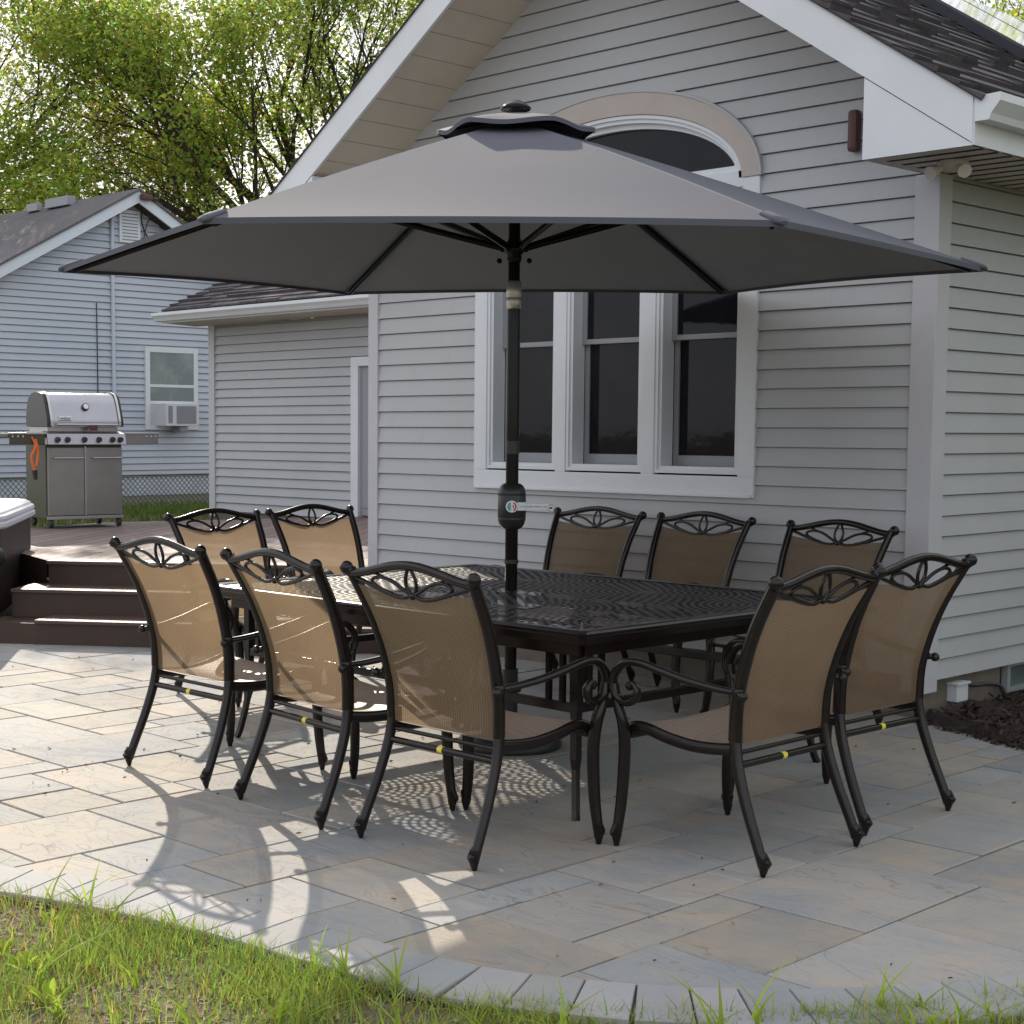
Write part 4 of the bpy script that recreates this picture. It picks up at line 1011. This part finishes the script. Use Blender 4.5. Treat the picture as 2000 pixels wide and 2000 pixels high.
m=MB(); m.lathe((0,0,1.995),[(.030,0),(.034,.003),(.034,.05),(.0325,.053),(.034,.056),(.034,.122),(.030,.125)],24); m.build('tilt_joint',M_silver,um)
m=MB(); m.lathe((0,0,2.205),[(.030,0),(.034,.01),(.033,.03),(.050,.045),(.052,.07),(.036,.085),(.030,.10)],20); 
for k in range(6):
    d=Vector((V[k].x,V[k].y,0)).normalized(); m.ball((d.x*.052,d.y*.052,2.262),.015,8)
m.ball((.05,.045,2.21),.013,8); m.ball((-.05,-.045,2.21),.013,8); m.build('runner',M_poleblk,um)
m=MB(); m.lathe((0,0,1.0),[(.030,0),(.044,.006),(.056,.022),(.063,.045),(.064,.05),(.0625,.053),(.064,.056),(.064,.152),(.0625,.155),(.064,.158),(.062,.175),(.053,.197),(.042,.207),(.031,.211)],32); ck=m.build('crank_housing',M_plastic,um)
# crank facing the viewer: badge disc, bar and knob
tv=(CAMP-Vector((PX,PY,1.45))); tv.z=0; tv.normalize(); rt=Vector((-tv.y,tv.x,0))
Mc=Matrix((rt,Vector((0,0,1)),tv)).transposed().to_4x4(); Mc.translation=tv*.066+Vector((0,0,1.107))
def rot_pts(m_): m_.v=[tuple(Mc@Vector(p)) for p in m_.v]; return m_
m=MB(); m.lathe((0,0,0),[(.010,-.004),(.0275,-.002),(.0275,.006),(.025,.008)],28); bd_=rot_pts(m).build('crank_badge',M_white,um)
def arc(m,cx_,r0,r1,a0,a1,z_,n=14):
    A_=[(cx_+r0*cos(a0+(a1-a0)*k/n),r0*sin(a0+(a1-a0)*k/n),z_) for k in range(n+1)]; B_=[(cx_+r1*cos(a0+(a1-a0)*k/n),r1*sin(a0+(a1-a0)*k/n),z_) for k in range(n+1)]
    m.sheet([A_,B_],False)
MT=mat('badge_teal',(.02,.28,.27),.4); MR=mat('badge_red',(.45,.03,.05),.4); MLT=mat('badge_light_blue',(.35,.62,.68),.4)
m=MB(); arc(m,0,.014,.020,pi*.60,pi*1.42,.0086); arc(m,0,.006,.011,pi*.62,pi*1.4,.0086); rot_pts(m).build('badge_mark',MT,bd_)
m=MB(); arc(m,0,.0105,.0138,pi*.65,pi*1.38,.0085); rot_pts(m).build('badge_mark',MLT,bd_)
m=MB(); arc(m,0,.015,.0215,-pi*.38,pi*.38,.0086); arc(m,0,.005,.010,-pi*.3,pi*.3,.0086); rot_pts(m).build('badge_mark',MR,bd_)
m=MB(); m.box((.024,-.018,-.002),(.062,.020,.004),.0015); m.box((.062,-.014,-.0015),(.168,.013,.0035),.0015); ca_=rot_pts(m).build('crank_arm',M_frame,um)
m=MB(); rk=random.Random(3); xk=.036
while xk<.158:   # worn, unreadable printed marks along the arm
    wk=rk.uniform(.003,.007); hk=rk.uniform(.003,.007); m.box((xk,-hk,.0040),(xk+wk*.35,hk,.0043)); m.box((xk+wk*.4,-hk*.2,.0041),(xk+wk,hk*rk.uniform(.1,.9),.0044)); xk+=wk+.0035
rot_pts(m).build('printed_marks',M_grille,ca_)
m=MB(); m.lathe((.176,-.005,0),[(.0145,-.004),(.0155,.0),(.0155,.010),(.013,.013)],18); kn=rot_pts(m).build('crank_knob',M_silver,um)
m=MB(); m.box((.168,-.0085,.0135),(.182,.0,.015),.001); rot_pts(m).build('knob_slot',M_plastic,kn)
# weighted base under the table
ub=tag(empty('umbrella_base',(PX,PY,0)),'round black umbrella base on the paving under the table','umbrella base')
m=MB(); m.lathe((0,0,0.0),[(.235,0),(.24,.02),(.225,.05),(.16,.085),(.08,.11),(.05,.12)],40); m.build('dome',M_plastic,ub)
m=MB(); m.tube([(0,0,.09),(0,0,.36)],.036,16); m.ball((.05,0,.27),.016,8); m.build('tube',M_plastic,ub)

# ------------------------------------------------------------------ trees
def leafcloud(m,c,r,n,size,R,tintf):
    for _ in range(n):
        while True:
            p=Vector((R.uniform(-1,1),R.uniform(-1,1),R.uniform(-1,1)))
            if p.length<=1: break
        p=Vector((p.x*r[0],p.y*r[1],p.z*r[2]))+c
        d=Vector((R.uniform(-1,1),R.uniform(-1,1),R.uniform(-.9,.3))).normalized(); n_=Vector((R.gauss(0,.6),R.gauss(0,.6),1)).normalized(); s_=d.cross(n_)
        if s_.length<.1: continue
        s_.normalize(); L1=size*R.uniform(.6,1.25); w_=L1*.38
        m.add([p,p+d*L1*.45+s_*w_,p+d*L1,p+d*L1*.45-s_*w_],[(0,1,2,3)],False,tintf())
def limb(m,p,d,L1,r,R,depth,tips,upb=.25):
    pts=[Vector(p)]; dd=Vector(d).normalized(); k=5
    for i in range(k):
        dd=(dd+Vector((R.gauss(0,.10),R.gauss(0,.10),R.gauss(0,.06)+upb*.06))).normalized(); pts.append(pts[-1]+dd*L1/k)
    m.tube(pts,[r*(1-.55*i/k) for i in range(k+1)],6 if depth<2 else 4,caps=False)
    if depth>=2: tips.extend([(q,r) for q in pts[2:]])
    if depth>=4: return
    for i in range(2,k+1):
        for _ in range(1 if i<k else 2):
            ax=Vector((R.gauss(0,1),R.gauss(0,1),R.gauss(0,.6))).normalized(); nd=(dd+ax*.62+Vector((0,0,.08))).normalized()
            limb(m,pts[i],nd,L1*R.uniform(.52,.70),r*(1-.55*i/k)*.62,R,depth+1,tips,upb)
from mathutils import noise as MNZ
def tree(name,label,base,trunk_h,tr,dirs,L1,seed,mleaf,nleaf,size,spread,col0,group=None,hmax=13):
    R=random.Random(seed); t=tag(empty(name,base),label,'tree',group)
    m=MB(); tips=[]; m.tube([(0,0,-.2),(.05,0,trunk_h*.5),(0,.05,trunk_h)],[tr*1.3,tr,tr*.9],10)
    for d in dirs: limb(m,(0,0,trunk_h*R.uniform(.8,1)),d,L1*R.uniform(.85,1.1),tr*R.uniform(.40,.55),R,0,tips)
    m.build('trunk',M_bark,t)
    m=MB(); tips=[q for q,_ in tips if q.z<hmax and MNZ.noise(Vector((q.x*.55+seed,q.y*.55,q.z*.75)))>-.08]
    per=max(1,nleaf//max(1,len(tips)))
    base_t=[R.uniform(.75,1.2) for _ in range(7)]
    for i,q in enumerate(tips):
        v=base_t[i%7]*R.uniform(.75,1.25)
        leafcloud(m,q,(spread,spread,spread*.7),per,size,R,lambda: tuple(c*v*R.uniform(.8,1.25) for c in (col0[0]*R.uniform(.82,1.08),col0[1],col0[2])))
    m.build('crown',mleaf,t); return t,len(tips)
# view-left direction in the world for fans of limbs
rl=-right; rl=Vector((rl.x,rl.y,0)).normalized(); bk=Vector((fwd.x,fwd.y,0)).normalized()
def D(l,b_,u): v=rl*l+bk*b_; return Vector((v.x,v.y,u))
r1=tree('maple_tree','big leafy tree with dark branching limbs behind the houses',(-20.3,14.4,0),4.2,.26,
  [D(1.2,.1,.55),D(1.0,-.3,.8),D(.75,.3,1.0),D(.5,-.2,1.2),D(.25,.2,1.3),D(0,-.3,1.3),D(-.25,.2,1.2),D(-.5,-.1,1.1),D(-.9,.2,.8),D(1.15,-.2,.45)],4.6,5,M_leaf,98000,.105,.50,(1,1,1),hmax=11.5)
r2=tree('sunlit_tree','yellow-green sunlit tree low behind the neighbouring roof',(-27.0,15.8,0),3.0,.22,
  [D(1,.2,.6),D(.6,-.3,.9),D(.2,.2,1.0),D(-.3,-.2,1.0),D(-.8,.1,.7),D(1.2,0,.3),D(-1.1,0,.4)],3.6,11,M_leafY,50000,.11,.55,(1,1,1),hmax=9.3)
r3=tree('spreading_tree','loose pale green tree at the far left with sky showing through',(-27.0,7.2,0),5.6,.22,
  [D(1,.1,.7),D(.5,-.2,1.0),D(0,.2,1.1),D(-.5,-.1,1.0),D(-1.0,.2,.7),D(-1.2,0,.35)],4.0,17,M_leaf,15000,.10,.45,(1.3,1.15,1.0),hmax=11.5)
r4=tree('distant_tree','pale tree top showing above the roof at the far right',(-10.2,21.5,0),5.5,.25,
  [D(1,.1,.8),D(.3,-.2,1.0),D(-.4,.2,1.0),D(-1.0,-.1,.7)],3.4,23,M_leaf,16000,.10,.5,(1.3,1.2,1.1),hmax=12)
print('tips',r1[1],r2[1],r3[1],r4[1])
# shrub behind the fence at far left
sh=tag(empty('shrub',(-14.6,2.0,.36)),'small leafy shrub by the chain link fence at the far left','shrub'); R=random.Random(5)
m=MB(); 
for k in range(9):
    a=R.uniform(0,6.28); m.tube(cat([(0,0,-.05),(.1*cos(a),.1*sin(a),.5),(.35*cos(a),.35*sin(a),R.uniform(.9,1.3))]),.009,4)
m.build('stem',M_bark,sh)
m=MB()
for k in range(40): a=R.uniform(0,6.28); q=R.uniform(0,.4); leafcloud(m,Vector((q*cos(a),q*sin(a),R.uniform(.15,1.3))),(.14,.14,.12),14,.09,R,lambda:(1.6*R.uniform(.7,1.3),1.6,1.2))
m.build('foliage',M_leaf,sh)

# ------------------------------------------------------------------ lawn
def outside(x,y):   # distance in front of the paved border
    return (gfun(x) if x<2.6 else 99)-.24-y
def blade(m,x,y,z0,h,lean,a,w_,R,col,k=3):
    dx,dy=cos(a)*lean,sin(a)*lean; px,py=-sin(a)*w_,cos(a)*w_; vs=[]
    for i in range(k+1):
        t=i/k; q=t*t; ww=(1-t)**.7 if i<k else 0.02
        zz=z0+h*(t-.35*lean/(h+.01)*.3*t*t); vs+= [(x+dx*q+px*ww,y+dy*q+py*ww,zz),(x+dx*q-px*ww,y+dy*q-py*ww,zz)]
    m.add(vs,[(2*i,2*i+1,2*i+3,2*i+2) for i in range(k)],True,col)
R=random.Random(77); gm=MB(); cnt=0
def inview(x,y):
    d=Vector((x,y,0))-CAMP; z_=d.dot(zf); 
    if z_<.5: return False
    u=cx+f_*d.dot(xr)/z_; v=cy+f_*d.dot(ydr)/z_; return -260<u<2260 and v<2500
from mathutils import noise as MN
while cnt<52000:
    x=R.uniform(-3.2,3.2); y=R.uniform(-6.9,-2.6); o=outside(x,y)
    if o<.0 or not inview(x,y): continue
    dn=MN.noise(Vector((x*2.4,y*2.4,3.1)))*.5+.5; edge=.30 if o<.10 else 0
    if R.random()>max(.14,(dn-.36)*3.4)+edge*.5: continue
    cnt+=1
    h=R.choice((.018,.028,.035,.05,.065)) *R.uniform(.6,1.3); a=R.uniform(0,6.28)
    dry=R.random()<.16; v=R.uniform(.55,1.3)
    col=(1.3*v,.85*v,1.0*v) if dry else (.85*v*R.uniform(.8,1.2),v,.9*v)
    blade(gm,x,y,-.021,h,h*R.uniform(.2,1.3),a,R.uniform(.0012,.003),R,col,2)
for _ in range(26000):
    x=R.uniform(-3.2,3.2); y=R.uniform(-6.9,-2.6)
    if outside(x,y)<.0 or not inview(x,y): continue
    a=R.uniform(0,6.28); l_=R.uniform(.012,.04); v=R.uniform(.5,1.15); zz=-.018+R.uniform(0,.012); t_=R.uniform(-.006,.014); w_=R.uniform(.0008,.002)
    dx,dy=cos(a)*l_,sin(a)*l_; px,py=-sin(a)*w_,cos(a)*w_
    gm.add([(x+px,y+py,zz),(x-px,y-py,zz),(x+dx-px,y+dy-py,zz+t_),(x+dx+px,y+dy+py,zz+t_)],[(0,1,2,3)],False,(1.15*v,.82*v,1.3*v) if R.random()<.6 else (.7*v,.75*v,.8*v))
go=gm.build('lawn_grass',M_grass); tag(go,'patchy short green grass with bare soil in front of the patio','grass',kind='stuff')
# litter of soil crumbs and dry bits
cm=MB()
for _ in range(14000):
    x=R.uniform(-3.2,3.2); y=R.uniform(-6.9,-2.6)
    if outside(x,y)<.0 or not inview(x,y): continue
    s_=R.uniform(.003,.011); a=R.uniform(0,3.14); v=R.uniform(.4,1.7); b_=R.uniform(.3,1)
    vs=[(x+cos(a)*s_,y+sin(a)*s_,-.019),(x-sin(a)*s_*b_,y+cos(a)*s_*b_,-.019),(x-cos(a)*s_,y-sin(a)*s_,-.019),(x+sin(a)*s_*b_,y-cos(a)*s_*b_,-.019),(x,y,-.019+s_*R.uniform(.3,.9))]
    cm.add(vs,[(0,1,4),(1,2,4),(2,3,4),(3,0,4)],False,(v,v*.93,v*.85))
co=cm.build('soil_litter',mat('soil_crumbs',(.42,.34,.27),.95,tint=True)); tag(co,'loose soil crumbs and dry bits scattered over the lawn','soil litter',kind='stuff')
# taller weed tufts, each a plant of its own
def tuft(seed,kind):
    R=random.Random(seed); m=MB()
    if kind==0:
        for k in range(R.randint(4,9)):
            a=R.uniform(0,6.28); h=R.uniform(.05,.14); v=R.uniform(.7,1.25); blade(m,R.gauss(0,.008),R.gauss(0,.008),-.021,h,h*R.uniform(.5,1.7),a,R.uniform(.0035,.0065),R,(v,v,v),5)
    else:
        for k in range(R.randint(6,9)):
            a=R.uniform(0,6.28); h=R.uniform(.03,.07); L1=R.uniform(.022,.042); v=R.uniform(.75,1.3); rows=[]
            for i in range(6):
                t=i/5; ww=sin(pi*min(.98,t*.9+.06))*L1*.32; r0=.01+L1*t; zz=-.021+h*(t*1.3-.5*t*t)
                rows.append([(cos(a)*r0-sin(a)*ww,sin(a)*r0+cos(a)*ww,zz),(cos(a)*r0,sin(a)*r0,zz-.004),(cos(a)*r0+sin(a)*ww,sin(a)*r0-cos(a)*ww,zz)])
            m.sheet(rows,True,0,(v,v,v))
    return m
protos=[]
spots=[]
tries=0
while len(spots)<110 and tries<5000:
    tries+=1; x=R.uniform(-1.6,2.7); y=R.uniform(-6.0,-3.3); o=outside(x,y)
    if o<.0 or not inview(x,y): continue
    if any((x-a)**2+(y-b_)**2<.005 for a,b_,_ in spots): continue
    spots.append((x,y,1 if R.random()<.14 and o>.15 else 0))
pro={}
for i,(x,y,k) in enumerate(spots):
    key=(k,i%6)
    if key in pro: o=pro[key].copy(); COL.objects.link(o)
    else: o=tuft(100+i,k).build('weed_tuft' if k==0 else 'broadleaf_weed',M_weed); pro[key]=o
    o.location=(x,y,0); o.rotation_euler=(0,0,R.uniform(0,6.28)); sc=R.uniform(.75,1.25); o.scale=(sc,sc,sc)
    if k==0: tag(o,'tall arching blades of a crabgrass tuft in the thin lawn','weed','crabgrass tufts in the lawn')
    else: tag(o,'bright green broad-leaved seedling in the thin lawn','weed','broad-leaved weeds in the lawn')

def rise_z(x): t=min(1,max(0,(-10.0-x)/2.2)); return -.02+.42*t*t*(3-2*t)
gr_=MB(); gr_.sheet([[(x_,y_,rise_z(x_)) for x_ in [-9.95-.25*k for k in range(30)]] for y_ in (-30,-6,0,6,12,30)]); tag(gr_.build('lawn_rise',M_soil),kind='structure')
sm=MB(); R=random.Random(31)
for _ in range(16000):
    x=R.uniform(-13.9,-10.6); y=R.uniform(-2.5,6.0); h=R.uniform(.06,.17); v=R.uniform(.5,1.1)
    if x>-9.9 and y>-.6: 
        if x>-9.85+.0+max(0,(y-1.5)*.32): continue
    blade(sm,x,y,rise_z(x)-.005,h*.8,h*R.uniform(.1,.7),R.uniform(0,6.28),.008,R,(v*.38,v*.50,v*.45),2)
tag(sm.build('grass_strip',M_grass),'taller green grass between the deck and the chain link fence','grass',kind='stuff')
hd=tag(empty('shade_hedge',(3.6,5.5,0)),'leafy screen added out of view to darken the right side wall','shade_hedge'); R=random.Random(8); m=MB()  # unseen foliage, added to block sky light from the side wall
for k in range(150): leafcloud(m,Vector((R.uniform(-.5,.7),R.uniform(-5.5,6.5),R.uniform(.2,4.2))),(.6,.6,.5),40,.26,R,lambda:(.8*R.uniform(.6,1.1),.8,.8))
m.build('foliage',M_leaf,hd); m=MB()
for y in range(-5,7,2): m.tube([(0,y,-.05),(.05,y+.1,1.5),(0,y,3.4)],[.06,.05,.02],6)
m.build('stem',M_bark,hd)

# mulch chips in the bed and a few dry bits on the paving
ch=MB(); R=random.Random(41)
for _ in range(4200):
    x=R.uniform(.02,2.6); y=-.11-.42*x+R.uniform(.0,1)**1.3*2.2; a=R.uniform(0,6.28); l_=R.uniform(.006,.022); w_=l_*R.uniform(.2,.5); v=R.uniform(.3,1.3); z_=.015+R.uniform(0,.03) if y>-.05-.42*x+.08 else -.005
    d=Vector((cos(a)*l_,sin(a)*l_,R.uniform(-.01,.012))); e=Vector((-sin(a)*w_,cos(a)*w_,R.uniform(-.004,.006))); c=Vector((x,y,z_+.01))
    ch.add([c-d-e,c+d-e,c+d+e,c-d+e],[(0,1,2,3)],False,(v,v*.85,v*.8))
tag(ch.build('mulch_chips',mat('bark_chips',(.06,.042,.033),.9,tint=True)),'dark bark mulch chips in the bed by the house','mulch',kind='stuff')
lt=MB()
for _ in range(220):
    x=R.uniform(-6,2.4); y=R.uniform(-5,0)
    if (gfun(x) if x<2.6 else 99)+.02>y or y>-.2-.42*max(0,x): continue
    a=R.uniform(0,6.28); l_=R.uniform(.004,.014); c=Vector((x,y,.006)); d=Vector((cos(a)*l_,sin(a)*l_,.002)); e=Vector((-sin(a)*l_*.35,cos(a)*l_*.35,.004)); v=R.uniform(.5,1.4)
    lt.add([c-d,c+e,c+d,c-e],[(0,1,2,3)],False,(v,v*.9,v*.7))
tag(lt.build('leaf_litter',mat('dry_litter',(.20,.14,.07),.9,tint=True)),'tiny dry leaf bits scattered on the paving','leaf litter',kind='stuff')
